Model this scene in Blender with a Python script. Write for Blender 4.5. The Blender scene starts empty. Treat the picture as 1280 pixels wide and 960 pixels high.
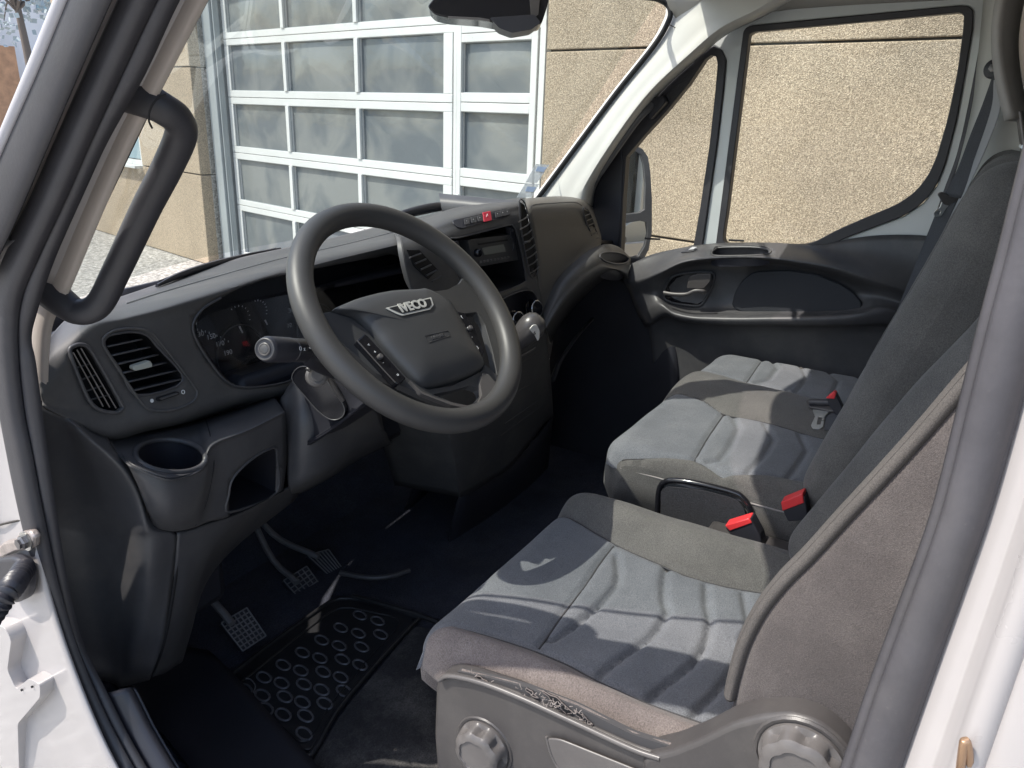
import bpy, bmesh, math, random
from math import radians as RAD, sin, cos, pi, sqrt, atan2
from mathutils import Vector as V, Matrix, noise
from mathutils.bvhtree import BVHTree
random.seed(7)
sc = bpy.context.scene
C = sc.collection
# ------------------------------------------------------------------ camera (vehicle frame: x to the passenger side, y forward, z up, ground z=0)
FPX = 960.0
CAM = V((-.44, -.72, 1.68))
RIGHT = V((0.5172669, -0.85519161, 0.03289771))
DOWN = V((-0.26972968, -0.199387, -0.94206726))
FWD = V((0.8122074, 0.47842672, -0.33380686))
camd = bpy.data.cameras.new('camera'); cam = bpy.data.objects.new('camera', camd); C.objects.link(cam)
camd.sensor_fit = 'HORIZONTAL'; camd.sensor_width = 36; camd.lens = FPX/1280*36
camd.clip_start = .02; camd.clip_end = 500
m = Matrix((RIGHT, -DOWN, -FWD)).transposed().to_4x4(); m.translation = CAM
cam.matrix_world = m
sc.camera = cam
# ------------------------------------------------------------------ light
SUN_DIR = V((.48, -.50, -1.0)).normalized()      # travel direction of the sunlight
w = bpy.data.worlds.new("World"); sc.world = w; w.use_nodes = True
nt = w.node_tree; bg = nt.nodes['Background']
sky = nt.nodes.new('ShaderNodeTexSky'); sky.sky_type = 'NISHITA'; sky.sun_disc = False
toS = -SUN_DIR
sky.dust_density = 2; sky.ozone_density = .8; sky.sun_elevation = math.asin(toS.z)
sky.sun_rotation = atan2(toS.x, toS.y)
nt.links.new(sky.outputs[0], bg.inputs[0]); bg.inputs[1].default_value = .15
sd = bpy.data.lights.new('sun', 'SUN'); sd.energy = 2.7; sd.angle = RAD(.5); sd.color = (1, .95, .87)
so = bpy.data.objects.new('sun', sd); C.objects.link(so)
so.rotation_euler = SUN_DIR.to_track_quat('-Z', 'Y').to_euler()
sc.view_settings.view_transform = 'Standard'; sc.view_settings.look = 'None'
sc.view_settings.exposure = 1.03; sc.view_settings.gamma = 1

# ------------------------------------------------------------------ helpers
def ray(px, py):
    return (RIGHT*((px-640)/FPX) + DOWN*((py-480)/FPX) + FWD)
def U(px, py, ax, val):
    """point of the photograph px,py lying on the vehicle plane ax = val"""
    d = ray(px, py); k = 'xyz'.index(ax)
    return CAM + d*((val-CAM[k])/d[k])
def UN(px, py, p0, n):
    d = ray(px, py); return CAM + d*(((p0-CAM).dot(n))/d.dot(n))
def PX(p):
    q = V(p)-CAM; z = q.dot(FWD); return (640+FPX*q.dot(RIGHT)/z, 480+FPX*q.dot(DOWN)/z)
def inside(p, poly):
    x, y = p; c = False; j = len(poly)-1
    for i in range(len(poly)):
        xi, yi = poly[i][0], poly[i][1]; xj, yj = poly[j][0], poly[j][1]
        if (yi > y) != (yj > y) and x < (xj-xi)*(y-yi)/(yj-yi)+xi: c = not c
        j = i
    return c
def lerp(a, b, t): return a+(b-a)*t
def cr(pts, n=6, closed=False):
    """Catmull-Rom through points (tuples or Vectors)"""
    P_ = [V(p) for p in pts]; L = len(P_); out = []
    rng = L if closed else L-1
    for i in range(rng):
        if closed: p0, p1, p2, p3 = P_[i-1], P_[i], P_[(i+1) % L], P_[(i+2) % L]
        else:
            p1, p2 = P_[i], P_[i+1]
            p0 = P_[i-1] if i else p1*2-p2
            p3 = P_[i+2] if i+2 < L else p2*2-p1
        for k in range(n):
            t = k/n
            out.append(.5*((2*p1)+(p2-p0)*t+(2*p0-5*p1+4*p2-p3)*t*t+(3*p1-p0-3*p2+p3)*t*t*t))
    if not closed: out.append(P_[-1])
    return out
def rnd(pts, r, n=5):
    """round the corners of a closed polygon (2D or 3D)"""
    out = []; L = len(pts); P_ = [V(p) for p in pts]
    for i in range(L):
        a, b, c = P_[i-1], P_[i], P_[(i+1) % L]
        rr = min(r, (a-b).length*.45, (c-b).length*.45)
        s = b+(a-b).normalized()*rr; e = b+(c-b).normalized()*rr
        for k in range(n+1):
            t = k/n; out.append(s*(1-t)**2+b*2*t*(1-t)+e*t*t)
    return out
def tag(o, label, cat, group=None, kind=None):
    if label: o['label'] = label
    if cat: o['category'] = cat
    if group: o['group'] = group
    if kind: o['kind'] = kind
    return o
def thing(name, label, cat, loc=(0, 0, 0), group=None):
    o = bpy.data.objects.new(name, None); C.objects.link(o); o.location = loc
    o.empty_display_size = .05
    return tag(o, label, cat, group)
def link(name, me, mat, parent=None, smooth=True, angle=40):
    o = bpy.data.objects.new(name, me); C.objects.link(o)
    if mat: me.materials.append(mat)
    if smooth:
        me.polygons.foreach_set('use_smooth', [True]*len(me.polygons))
        try: me.set_sharp_from_angle(angle=RAD(angle))
        except Exception: pass
    if parent:
        o.parent = parent
        o.matrix_parent_inverse = Matrix.Identity(4)
        o.location = -parent_world(parent)
    return o
def parent_world(p):
    v = V((0, 0, 0))
    while p: v += V(p.location); p = p.parent
    return v
def mk(name, verts, faces, mat, parent=None, smooth=True, angle=40):
    me = bpy.data.meshes.new(name); me.from_pydata([tuple(v) for v in verts], [], faces); me.update()
    return link(name, me, mat, parent, smooth, angle)
def bm_obj(name, bm, mat, parent=None, smooth=True, angle=40):
    bmesh.ops.recalc_face_normals(bm, faces=bm.faces)
    me = bpy.data.meshes.new(name); bm.to_mesh(me); bm.free()
    return link(name, me, mat, parent, smooth, angle)
def mod_solid(o, t, off=-1):
    s = o.modifiers.new('s', 'SOLIDIFY'); s.thickness = t; s.offset = off; return o
def mod_bevel(o, wdt, seg=2, ang=35):
    b = o.modifiers.new('b', 'BEVEL'); b.width = wdt; b.segments = seg; b.limit_method = 'ANGLE'; b.angle_limit = RAD(ang)
    b.harden_normals = False; return o
def gridpts(rows, n=4, m=4, lin=False):
    """dense smooth grid through a coarse grid of control points"""
    if lin:
        def f(pts, k):
            o = []
            for a, b in zip(pts[:-1], pts[1:]):
                o += [V(a).lerp(V(b), t/k) for t in range(k)]
            return o+[V(pts[-1])]
    else: f = cr
    R1 = [f(r, m) for r in rows]
    cols = [f([r[j] for r in R1], n) for j in range(len(R1[0]))]
    return [[cols[j][i] for j in range(len(cols))] for i in range(len(cols[0]))]
def patch(name, rows, mat, parent=None, n=4, m=4, holes=(), thick=0, lin=False, ret=False, fn=None, angle=50, off=-1):
    G = gridpts(rows, n, m, lin)
    if fn: G = [[fn(p, i, j) for j, p in enumerate(r)] for i, r in enumerate(G)]
    W_ = len(G[0]); vs = [V(p) for r in G for p in r]; fs = []; cut = {}; kept = set()
    HS = [[(p.x, p.y) for p in cr([(a[0], a[1], 0) for a in h], 4, True)] for h in holes]
    for i in range(len(G)-1):
        for j in range(W_-1):
            a = i*W_+j; f = (a, a+1, a+W_+1, a+W_)
            if holes:
                c = PX((vs[f[0]]+vs[f[1]]+vs[f[2]]+vs[f[3]])/4)
                hh = [h for h in HS if inside(c, h)]
                if hh:
                    for q in f: cut[q] = hh[0]
                    continue
            kept.update(f); fs.append(f)
    if holes:      # pull the cut edge onto the outline
        full0 = [(i*W_+j, i*W_+j+1, (i+1)*W_+j+1, (i+1)*W_+j) for i in range(len(G)-1) for j in range(W_-1)]
        bv0 = BVHTree.FromPolygons([tuple(v) for v in vs], full0); new = {}
        for q, h in cut.items():
            if q not in kept: continue
            p = PX(vs[q]); best = None
            for a, b_ in zip(h, h[1:]+h[:1]):
                dx, dy = b_[0]-a[0], b_[1]-a[1]; L2 = dx*dx+dy*dy or 1e-9
                t = max(0, min(1, ((p[0]-a[0])*dx+(p[1]-a[1])*dy)/L2)); c = (a[0]+t*dx, a[1]+t*dy)
                d_ = (c[0]-p[0])**2+(c[1]-p[1])**2
                if best is None or d_ < best[0]: best = (d_, c)
            np_ = hit(bv0, *best[1])
            if np_ is not None and (np_-vs[q]).length < .02: new[q] = np_
        for q, p in new.items(): vs[q] = p
    o = mk(name, vs, fs, mat, parent, True, angle)
    if thick: mod_solid(o, thick, off)
    vs_ = [p for r in G for p in r]
    full = [(i*W_+j, i*W_+j+1, (i+1)*W_+j+1, (i+1)*W_+j) for i in range(len(G)-1) for j in range(W_-1)]
    o_b = BVHTree.FromPolygons([tuple(v) for v in vs_], full)
    return (o, o_b) if ret else o
def hit(bvh, px, py, lift=0.0):
    d = ray(px, py).normalized(); p, nrm, i, t = bvh.ray_cast(CAM, d)
    if p is None: return None
    if nrm.dot(d) > 0: nrm = -nrm
    return p+nrm*lift
def hitn(bvh, px, py):
    d = ray(px, py).normalized(); p, nrm, i, t = bvh.ray_cast(CAM, d)
    if nrm.dot(d) > 0: nrm = -nrm
    return nrm
def hits(bvh, pts, lift=0.0):
    out = [hit(bvh, p[0], p[1], lift) for p in pts]; return [p for p in out if p is not None]
def tube(name, pts, r, mat, parent=None, seg=10, closed=False, sm=5, flat=1.0, up=None, caps=True, join=None):
    P_ = cr(pts, sm, closed) if sm > 1 else [V(p) for p in pts]
    L = len(P_); vs = []; fs = []; prev = None
    for i, p in enumerate(P_):
        if closed: t = (P_[(i+1) % L]-P_[i-1]).normalized()
        else: t = (P_[min(i+1, L-1)]-P_[max(i-1, 0)]).normalized()
        if up is not None: a = (V(up)-t*V(up).dot(t)).normalized()
        elif prev is None:
            a = t.orthogonal().normalized()
        else: a = (prev-t*prev.dot(t)).normalized()
        prev = a; b = t.cross(a)
        s = i/(L-1) if L > 1 else 0
        rr = r(s) if callable(r) else r
        for k in range(seg):
            th = 2*pi*k/seg; vs.append(p+(a*cos(th)*flat+b*sin(th))*rr)
    for i in range(L if closed else L-1):
        j = (i+1) % L
        for k in range(seg):
            k2 = (k+1) % seg; fs.append((i*seg+k, i*seg+k2, j*seg+k2, j*seg+k))
    if not closed and caps:
        fs.append(tuple(range(seg))[::-1]); fs.append(tuple((L-1)*seg+k for k in range(seg)))
    if join is not None:
        o0 = len(join[0]); join[0].extend(vs); join[1].extend([tuple(q+o0 for q in f) for f in fs]); return None
    return mk(name, vs, fs, mat, parent, True, 50)
def plate(name, outer, holes, d, mat, parent=None, bev=0, seg=2, smooth=True):
    """flat region with holes, given thickness along vector d"""
    bm = bmesh.new(); es = []
    for lp in [outer]+list(holes):
        vv = [bm.verts.new(tuple(p)) for p in lp]
        for i in range(len(vv)): es.append(bm.edges.new((vv[i], vv[(i+1) % len(vv)])))
    r = bmesh.ops.triangle_fill(bm, use_beauty=True, use_dissolve=False, edges=es)
    bmesh.ops.recalc_face_normals(bm, faces=bm.faces)
    if bm.faces and sum((f.normal*f.calc_area() for f in bm.faces), V()).dot(V(d)) < 0:
        bmesh.ops.reverse_faces(bm, faces=bm.faces)
    g = bmesh.ops.extrude_face_region(bm, geom=list(bm.faces))
    bmesh.ops.translate(bm, vec=V(d), verts=[v for v in g['geom'] if isinstance(v, bmesh.types.BMVert)])
    bmesh.ops.recalc_face_normals(bm, faces=bm.faces)
    bmesh.ops.dissolve_limit(bm, angle_limit=RAD(1), verts=bm.verts, edges=bm.edges)
    o = bm_obj(name, bm, mat, parent, smooth, 30)
    if bev: mod_bevel(o, bev, seg)
    return o
def prism(name, pts, d, mat, parent=None, bev=0, seg=2): return plate(name, pts, [], d, mat, parent, bev, seg)
def boxv(vs, fs, c, sx, sy, sz, X=V((1, 0, 0)), Y=V((0, 1, 0)), Z=V((0, 0, 1))):
    o = len(vs); c = V(c)
    for a in (-.5, .5):
        for b in (-.5, .5):
            for e in (-.5, .5): vs.append(c+X*a*sx+Y*b*sy+Z*e*sz)
    for f in ((0, 1, 3, 2), (4, 6, 7, 5), (0, 4, 5, 1), (2, 3, 7, 6), (0, 2, 6, 4), (1, 5, 7, 3)): fs.append(tuple(q+o for q in f))
def box(name, c, s, mat, parent=None, bev=0, X=V((1, 0, 0)), Y=V((0, 1, 0)), Z=V((0, 0, 1)), seg=2):
    vs = []; fs = []; boxv(vs, fs, c, *s, X, Y, Z)
    o = mk(name, vs, fs, mat, parent, bool(bev), 30)
    if bev: mod_bevel(o, bev, seg)
    return o
def lathe(name, prof, c, axis, mat, parent=None, seg=32, wob=None):
    """prof: (radius, height along axis)"""
    axis = V(axis).normalized(); a = axis.orthogonal().normalized(); b = axis.cross(a); vs = []; fs = []
    for r, h in prof:
        for k in range(seg):
            th = 2*pi*k/seg; rr = r*(wob(th, h) if wob else 1); vs.append(V(c)+axis*h+(a*cos(th)+b*sin(th))*rr)
    for i in range(len(prof)-1):
        for k in range(seg):
            k2 = (k+1) % seg; fs.append((i*seg+k, i*seg+k2, (i+1)*seg+k2, (i+1)*seg+k))
    fs.append(tuple(range(seg))[::-1]); fs.append(tuple((len(prof)-1)*seg+k for k in range(seg)))
    return mk(name, vs, fs, mat, parent, True, 35)
def ribbon(name, Lp, Rp, ax, val, bulge, mat, parent=None, n=5, prof=None, d=V((-1, 0, 0)), m=8):
    """rounded strip between two pixel polylines on a vehicle plane"""
    rows = []
    for a, b in zip(Lp, Rp):
        A = U(a[0], a[1], ax, val); B = U(b[0], b[1], ax, val); row = []
        for k in range(m+1):
            t = k/m; h = prof(t) if prof else sqrt(max(0, 1-(2*t-1)**2))
            row.append(A.lerp(B, t)+d*bulge*h)
        rows.append(row)
    cols = [cr([r[j] for r in rows], n) for j in range(m+1)]
    W_ = m+1; vs = []; fs = []
    for i in range(len(cols[0])):
        for j in range(W_): vs.append(cols[j][i])
    for i in range(len(cols[0])-1):
        for j in range(W_-1):
            a = i*W_+j; fs.append((a, a+1, a+W_+1, a+W_))
    o = mk(name, vs, fs, mat, parent, True, 60); mod_solid(o, .004, 0); return o
def text(name, s, p, X, Yv, size, mat, parent=None, depth=.0006, bold=0, align='CENTER'):
    cu = bpy.data.curves.new(name, 'FONT'); cu.body = s; cu.size = size; cu.extrude = depth; cu.align_x = align; cu.align_y = 'CENTER'
    cu.offset = bold; cu.resolution_u = 3
    t = bpy.data.objects.new(name, cu); C.objects.link(t)
    bpy.context.view_layer.update()
    me = bpy.data.meshes.new_from_object(t.evaluated_get(bpy.context.evaluated_depsgraph_get()))
    bpy.data.objects.remove(t)
    X = V(X).normalized(); Yv = (V(Yv)-X*V(Yv).dot(X)).normalized(); Z = X.cross(Yv)
    M = Matrix((X, Yv, Z)).transposed().to_4x4(); M.translation = V(p); me.transform(M)
    me.name = name
    return link(name, me, mat, parent, False)
# ------------------------------------------------------------------ materials
def mat(name, col, rough=.5, metal=0, bump=0, bscale=200, var=0, vscale=8, spec=.5, coat=0, fibre=False, dust=0, sheen=0, col2=None, bdist=.001, flat=False):
    m = bpy.data.materials.new(name); m.use_nodes = True; nt = m.node_tree; N = nt.nodes; Lk = nt.links
    b = N['Principled BSDF']; b.inputs['Roughness'].default_value = rough; b.inputs['Metallic'].default_value = metal
    b.inputs['Specular IOR Level'].default_value = spec; b.inputs['Coat Weight'].default_value = coat
    b.inputs['Base Color'].default_value = (*col, 1)
    if sheen: b.inputs['Sheen Weight'].default_value = sheen; b.inputs['Sheen Roughness'].default_value = .4
    if flat: return m
    tc = N.new('ShaderNodeTexCoord'); out = None
    if var or col2:
        n1 = N.new('ShaderNodeTexNoise'); n1.inputs['Scale'].default_value = vscale; n1.inputs['Detail'].default_value = 6; n1.inputs['Roughness'].default_value = .65
        Lk.new(tc.outputs['Object'], n1.inputs['Vector'])
        rp = N.new('ShaderNodeValToRGB'); rp.color_ramp.elements[0].position = .32; rp.color_ramp.elements[1].position = .68
        c2 = col2 or tuple(min(1, c*(1+var)) for c in col); c1 = tuple(c*(1-var) for c in col) if not col2 else col
        rp.color_ramp.elements[0].color = (*c1, 1); rp.color_ramp.elements[1].color = (*c2, 1)
        Lk.new(n1.outputs['Fac'], rp.inputs['Fac']); out = rp.outputs['Color']
        mr = N.new('ShaderNodeMapRange'); mr.inputs['To Min'].default_value = max(0, rough-.08); mr.inputs['To Max'].default_value = min(1, rough+.1)
        Lk.new(n1.outputs['Fac'], mr.inputs['Value']); Lk.new(mr.outputs[0], b.inputs['Roughness'])
    if dust:
        n2 = N.new('ShaderNodeTexNoise'); n2.inputs['Scale'].default_value = 9; n2.inputs['Detail'].default_value = 8; n2.inputs['Roughness'].default_value = .7
        n3 = N.new('ShaderNodeTexVoronoi'); n3.inputs['Scale'].default_value = 120
        Lk.new(tc.outputs['Object'], n2.inputs['Vector']); Lk.new(tc.outputs['Object'], n3.inputs['Vector'])
        r2 = N.new('ShaderNodeMapRange'); r2.inputs['From Min'].default_value = .45; r2.inputs['From Max'].default_value = .8; r2.inputs['To Max'].default_value = dust
        Lk.new(n2.outputs['Fac'], r2.inputs['Value'])
        r3 = N.new('ShaderNodeMapRange'); r3.inputs['From Min'].default_value = .12; r3.inputs['From Max'].default_value = .0; r3.inputs['To Max'].default_value = dust*1.2
        Lk.new(n3.outputs['Distance'], r3.inputs['Value'])
        ad = N.new('ShaderNodeMath'); ad.operation = 'ADD'; ad.use_clamp = True
        ml = N.new('ShaderNodeMath'); ml.operation = 'MULTIPLY'
        Lk.new(r3.outputs[0], ml.inputs[0]); Lk.new(n2.outputs['Fac'], ml.inputs[1])
        Lk.new(r2.outputs[0], ad.inputs[0]); Lk.new(ml.outputs[0], ad.inputs[1])
        mx = N.new('ShaderNodeMix'); mx.data_type = 'RGBA'; mx.inputs['B'].default_value = (.30, .28, .25, 1)
        if out: Lk.new(out, mx.inputs['A'])
        else: mx.inputs['A'].default_value = (*col, 1)
        Lk.new(ad.outputs[0], mx.inputs['Factor']); out = mx.outputs['Result']
    if out: Lk.new(out, b.inputs['Base Color'])
    if bump:
        if fibre:
            # woven cloth: fine crossing threads
            n4 = N.new('ShaderNodeTexNoise'); n4.inputs['Scale'].default_value = bscale; n4.inputs['Detail'].default_value = 2; n4.inputs['Roughness'].default_value = .7; o4 = n4.outputs['Fac']
        else:
            n4 = N.new('ShaderNodeTexNoise'); n4.inputs['Scale'].default_value = bscale; n4.inputs['Detail'].default_value = 3; o4 = n4.outputs['Fac']
        Lk.new(tc.outputs['Object'], n4.inputs['Vector'])
        bp = N.new('ShaderNodeBump'); bp.inputs['Strength'].default_value = bump; bp.inputs['Distance'].default_value = bdist
        Lk.new(o4, bp.inputs['Height']); Lk.new(bp.outputs[0], b.inputs['Normal'])
        if fibre and out is not None:
            m2 = N.new('ShaderNodeMix'); m2.data_type = 'RGBA'; m2.blend_type = 'MULTIPLY'; m2.inputs['Factor'].default_value = .9
            r5 = N.new('ShaderNodeMapRange'); r5.inputs['From Min'].default_value = .3; r5.inputs['From Max'].default_value = .7; r5.inputs['To Min'].default_value = 1.35; r5.inputs['To Max'].default_value = .6
            Lk.new(o4, r5.inputs['Value']); Lk.new(out, m2.inputs['A']); Lk.new(r5.outputs[0], m2.inputs['B']); Lk.new(m2.outputs['Result'], b.inputs['Base Color'])
    return m
def glassmat(name, tint=(.86, .9, .88), refl=.08, dirt=.03):
    m = bpy.data.materials.new(name); m.use_nodes = True; nt = m.node_tree; N = nt.nodes; Lk = nt.links
    N.remove(N['Principled BSDF']); o = N['Material Output']
    tr = N.new('ShaderNodeBsdfTransparent'); tr.inputs[0].default_value = (*tint, 1)
    gl = N.new('ShaderNodeBsdfGlossy'); gl.inputs['Roughness'].default_value = .02; gl.inputs[0].default_value = (.9, .9, .9, 1)
    df = N.new('ShaderNodeBsdfDiffuse'); df.inputs[0].default_value = (.75, .72, .66, 1)
    fr = N.new('ShaderNodeFresnel'); fr.inputs[0].default_value = 1.5
    ml = N.new('ShaderNodeMath'); ml.operation = 'MULTIPLY'; ml.inputs[1].default_value = refl/.04*.5
    Lk.new(fr.outputs[0], ml.inputs[0])
    m1 = N.new('ShaderNodeMixShader'); Lk.new(ml.outputs[0], m1.inputs[0]); Lk.new(tr.outputs[0], m1.inputs[1]); Lk.new(gl.outputs[0], m1.inputs[2])
    tc = N.new('ShaderNodeTexCoord')
    n2 = N.new('ShaderNodeTexNoise'); n2.inputs['Scale'].default_value = 6; n2.inputs['Detail'].default_value = 6
    vo = N.new('ShaderNodeTexVoronoi'); vo.inputs['Scale'].default_value = 45
    Lk.new(tc.outputs['Object'], n2.inputs['Vector']); Lk.new(tc.outputs['Object'], vo.inputs['Vector'])
    a = N.new('ShaderNodeMapRange'); a.inputs['From Min'].default_value = .3; a.inputs['From Max'].default_value = .8; a.inputs['To Max'].default_value = dirt*2
    Lk.new(n2.outputs['Fac'], a.inputs['Value'])
    b = N.new('ShaderNodeMapRange'); b.inputs['From Min'].default_value = .07; b.inputs['From Max'].default_value = .03; b.inputs['To Max'].default_value = min(1, dirt*9)
    Lk.new(vo.outputs['Distance'], b.inputs['Value'])
    ad = N.new('ShaderNodeMath'); ad.operation = 'ADD'; Lk.new(a.outputs[0], ad.inputs[0]); Lk.new(b.outputs[0], ad.inputs[1])
    m2 = N.new('ShaderNodeMixShader'); Lk.new(ad.outputs[0], m2.inputs[0]); Lk.new(m1.outputs[0], m2.inputs[1]); Lk.new(df.outputs[0], m2.inputs[2])
    Lk.new(m2.outputs[0], o.inputs[0]); return m
M_dash = mat('dash_plastic', (.070, .068, .068), .5, bump=.25, bscale=900, var=.14, vscale=6, dust=.20, bdist=.0005)
M_dash2 = mat('lower_dash_plastic', (.064, .063, .067), .42, bump=.2, bscale=900, var=.14, vscale=6, dust=.16, bdist=.0005)
M_air = mat('brown_grey_panel', (.125, .113, .098), .55, bump=.25, bscale=900, var=.05, vscale=4, dust=.05, bdist=.0004)
M_black = mat('black_plastic', (.027, .027, .034), .4, bump=.1, bscale=700, var=.1, vscale=9)
M_gloss = mat('gloss_black', (.012, .012, .015), .12, spec=.6, flat=True)
M_deep = mat('deep_black', (.008, .008, .010), .7, flat=True)
M_rubber = mat('seal_rubber', (.038, .037, .042), .48, bump=.3, bscale=300, var=.12, vscale=14, dust=.06, bdist=.0006)
M_rubber_worn = mat('worn_seal_rubber', (.066, .063, .070), .55, bump=.3, bscale=260, var=.2, vscale=12, dust=.12, bdist=.0006)
M_wheel = mat('wheel_rubber', (.056, .054, .053), .44, bump=.35, bscale=1100, var=.08, vscale=6, bdist=.0003)
M_pad = mat('wheel_pad', (.056, .056, .058), .45, bump=.3, bscale=1200, var=.06, vscale=6, bdist=.0003)
M_beige = mat('pillar_trim', (.46, .41, .37), .5, bump=.15, bscale=700, var=.05, vscale=5, bdist=.0004)
M_trimw = mat('pale_pillar_trim', (.56, .55, .51), .5, bump=.15, bscale=700, var=.05, vscale=5, bdist=.0004)
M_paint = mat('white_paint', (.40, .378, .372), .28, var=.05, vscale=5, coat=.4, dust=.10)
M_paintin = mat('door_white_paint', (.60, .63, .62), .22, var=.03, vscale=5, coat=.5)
M_cloth = mat('charcoal_cloth', (.105, .100, .094), .95, bump=.9, bscale=620, var=.16, vscale=10, fibre=True, dust=.14, sheen=.15, bdist=.0012)
M_clothside = mat('brown_grey_cloth', (.165, .138, .128), .95, bump=1, bscale=560, var=.2, vscale=9, fibre=True, dust=.2, sheen=.15, bdist=.0014)
M_insert = mat('blue_grey_cloth', (.138, .145, .158), .9, bump=.9, bscale=620, var=.14, vscale=9, fibre=True, dust=.14, sheen=.15, bdist=.001)
M_seam = mat('seam_thread', (.24, .22, .21), .9, bump=.3, bscale=800)
M_seamd = mat('dark_seam', (.06, .058, .06), .9, flat=True)
M_pipe = mat('piping_cloth', (.095, .086, .080), .95, bump=.8, bscale=900, fibre=True, var=.1, bdist=.001)
M_backside = mat('shaded_backrest_cloth', (.088, .076, .073), .95, bump=.8, bscale=800, var=.16, vscale=9, fibre=True, dust=.12, sheen=.15, bdist=.0012)  # seat cloth darkened: the side's weaker light is put into the colour
M_trim = mat('seat_trim_plastic', (.062, .057, .056), .38, bump=.3, bscale=700, var=.1, vscale=7, dust=.15, bdist=.0004)
M_knob = mat('seat_knob_plastic', (.105, .097, .094), .35, bump=.2, bscale=700, var=.08, vscale=9, dust=.12, bdist=.0004)
M_carpet = mat('dark_carpet', (.034, .038, .056), .98, bump=1, bscale=260, var=.3, vscale=6, fibre=True, dust=.10, bdist=.003)
M_mat = mat('rubber_mat', (.016, .016, .018), .42, bump=.3, bscale=200, var=.2, vscale=8, dust=.07)
M_metal = mat('bright_metal', (.62, .62, .60), .28, 1, var=.1, vscale=30)
M_chrome = mat('chrome', (.72, .72, .72), .14, 1, flat=True)
M_satin = mat('satin_metal', (.62, .61, .57), .4, .2, flat=True)
M_red = mat('red_button', (.75, .045, .05), .4, flat=True)
M_hazard = mat('hazard_red', (.55, .02, .05), .4, flat=True)
M_white = mat('white_print', (.75, .75, .74), .5, flat=True)
M_grey = mat('grey_print', (.30, .30, .30), .5, flat=True)
M_belt = mat('belt_webbing', (.060, .062, .070), .7, bump=.5, bscale=900, var=.08, vscale=20, fibre=True, bdist=.0006)
M_belt2 = mat('light_belt_edge', (.35, .35, .36), .7, flat=True)
M_head = mat('headliner', (.42, .40, .36), .9, bump=.3, bscale=500, var=.04, vscale=4)
M_hr = mat('headrest_grey', (.38, .36, .34), .5, bump=.2, bscale=500, var=.12, vscale=7)
M_hr2 = mat('headrest_brown', (.42, .34, .28), .5, bump=.2, bscale=500, var=.12, vscale=7)
M_mirror = mat('mirror_glass', (.85, .85, .85), .02, 1, flat=True)
M_screen = glassmat('windscreen_glass', (.80, .84, .82), .05, .022)
M_sideg = glassmat('side_glass', (.90, .93, .90), .04, .004)
M_lens = glassmat('cluster_lens', (.95, .95, .96), .05, .0)
M_pedal = mat('pedal_rubber', (.16, .155, .16), .5, bump=.2, bscale=400, var=.2, vscale=30)
M_steel = mat('dull_steel', (.20, .19, .19), .4, .8, var=.2, vscale=20)
M_paper = mat('sticker_paper', (.70, .75, .78), .6, flat=True)
M_blueprint = mat('sticker_blue', (.35, .45, .62), .6, flat=True)

exec_order = []
# ================================================================== OUTSIDE: yard, wall, glazed roller door
WA = RAD(78.5); WD = V((cos(WA), sin(WA), 0)); WN = V((-sin(WA), cos(WA), 0))   # wall direction, normal towards the van
W0 = V((4.98, 6.332, 0))                                                        # left corner of the door recess
def Wp(s, z, off=0): return W0+WD*s-WN*off+V((0, 0, z))
def aggregate(name, c1, c2, scale, bump, rough=.9, big=.12, c3=None):
    m = bpy.data.materials.new(name); m.use_nodes = True; nt = m.node_tree; N = nt.nodes; Lk = nt.links; b = N['Principled BSDF']
    b.inputs['Roughness'].default_value = rough
    tc = N.new('ShaderNodeTexCoord'); v = N.new('ShaderNodeTexVoronoi'); v.inputs['Scale'].default_value = scale
    v2 = N.new('ShaderNodeTexNoise'); v2.inputs['Scale'].default_value = scale*.55; v2.inputs['Detail'].default_value = 4; v2.inputs['Roughness'].default_value = .75
    n = N.new('ShaderNodeTexNoise'); n.inputs['Scale'].default_value = 1.3; n.inputs['Detail'].default_value = 6
    for q in (v, v2, n): Lk.new(tc.outputs['Object'], q.inputs['Vector'])
    rp = N.new('ShaderNodeValToRGB'); e = rp.color_ramp.elements; e[0].position = .36; e[0].color = (*c1, 1); e[1].position = .60; e[1].color = (*c2, 1)
    if c3: q = e.new(.52); q.color = (*c3, 1)
    Lk.new(v2.outputs['Fac'], rp.inputs['Fac'])
    mx = N.new('ShaderNodeMix'); mx.data_type = 'RGBA'; mx.blend_type = 'MULTIPLY'; mx.inputs['Factor'].default_value = 1
    cv = N.new('ShaderNodeMapRange'); cv.inputs['To Min'].default_value = 1-.35; cv.inputs['To Max'].default_value = 1.25
    sp = N.new('ShaderNodeSeparateColor'); Lk.new(v.outputs['Color'], sp.inputs[0]); Lk.new(sp.outputs[0], cv.inputs['Value'])
    Lk.new(rp.outputs[0], mx.inputs['A']); Lk.new(cv.outputs[0], mx.inputs['B'])
    m2 = N.new('ShaderNodeMix'); m2.data_type = 'RGBA'; m2.blend_type = 'MULTIPLY'; m2.inputs['Factor'].default_value = 1
    nr = N.new('ShaderNodeMapRange'); nr.inputs['From Min'].default_value = .3; nr.inputs['From Max'].default_value = .7; nr.inputs['To Min'].default_value = 1-big; nr.inputs['To Max'].default_value = 1+big
    Lk.new(n.outputs['Fac'], nr.inputs['Value']); Lk.new(mx.outputs['Result'], m2.inputs['A']); Lk.new(nr.outputs[0], m2.inputs['B'])
    Lk.new(m2.outputs['Result'], b.inputs['Base Color'])
    bp = N.new('ShaderNodeBump'); bp.inputs['Strength'].default_value = bump; bp.inputs['Distance'].default_value = .01
    Lk.new(v.outputs['Distance'], bp.inputs['Height']); Lk.new(bp.outputs[0], b.inputs['Normal'])
    return m
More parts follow.
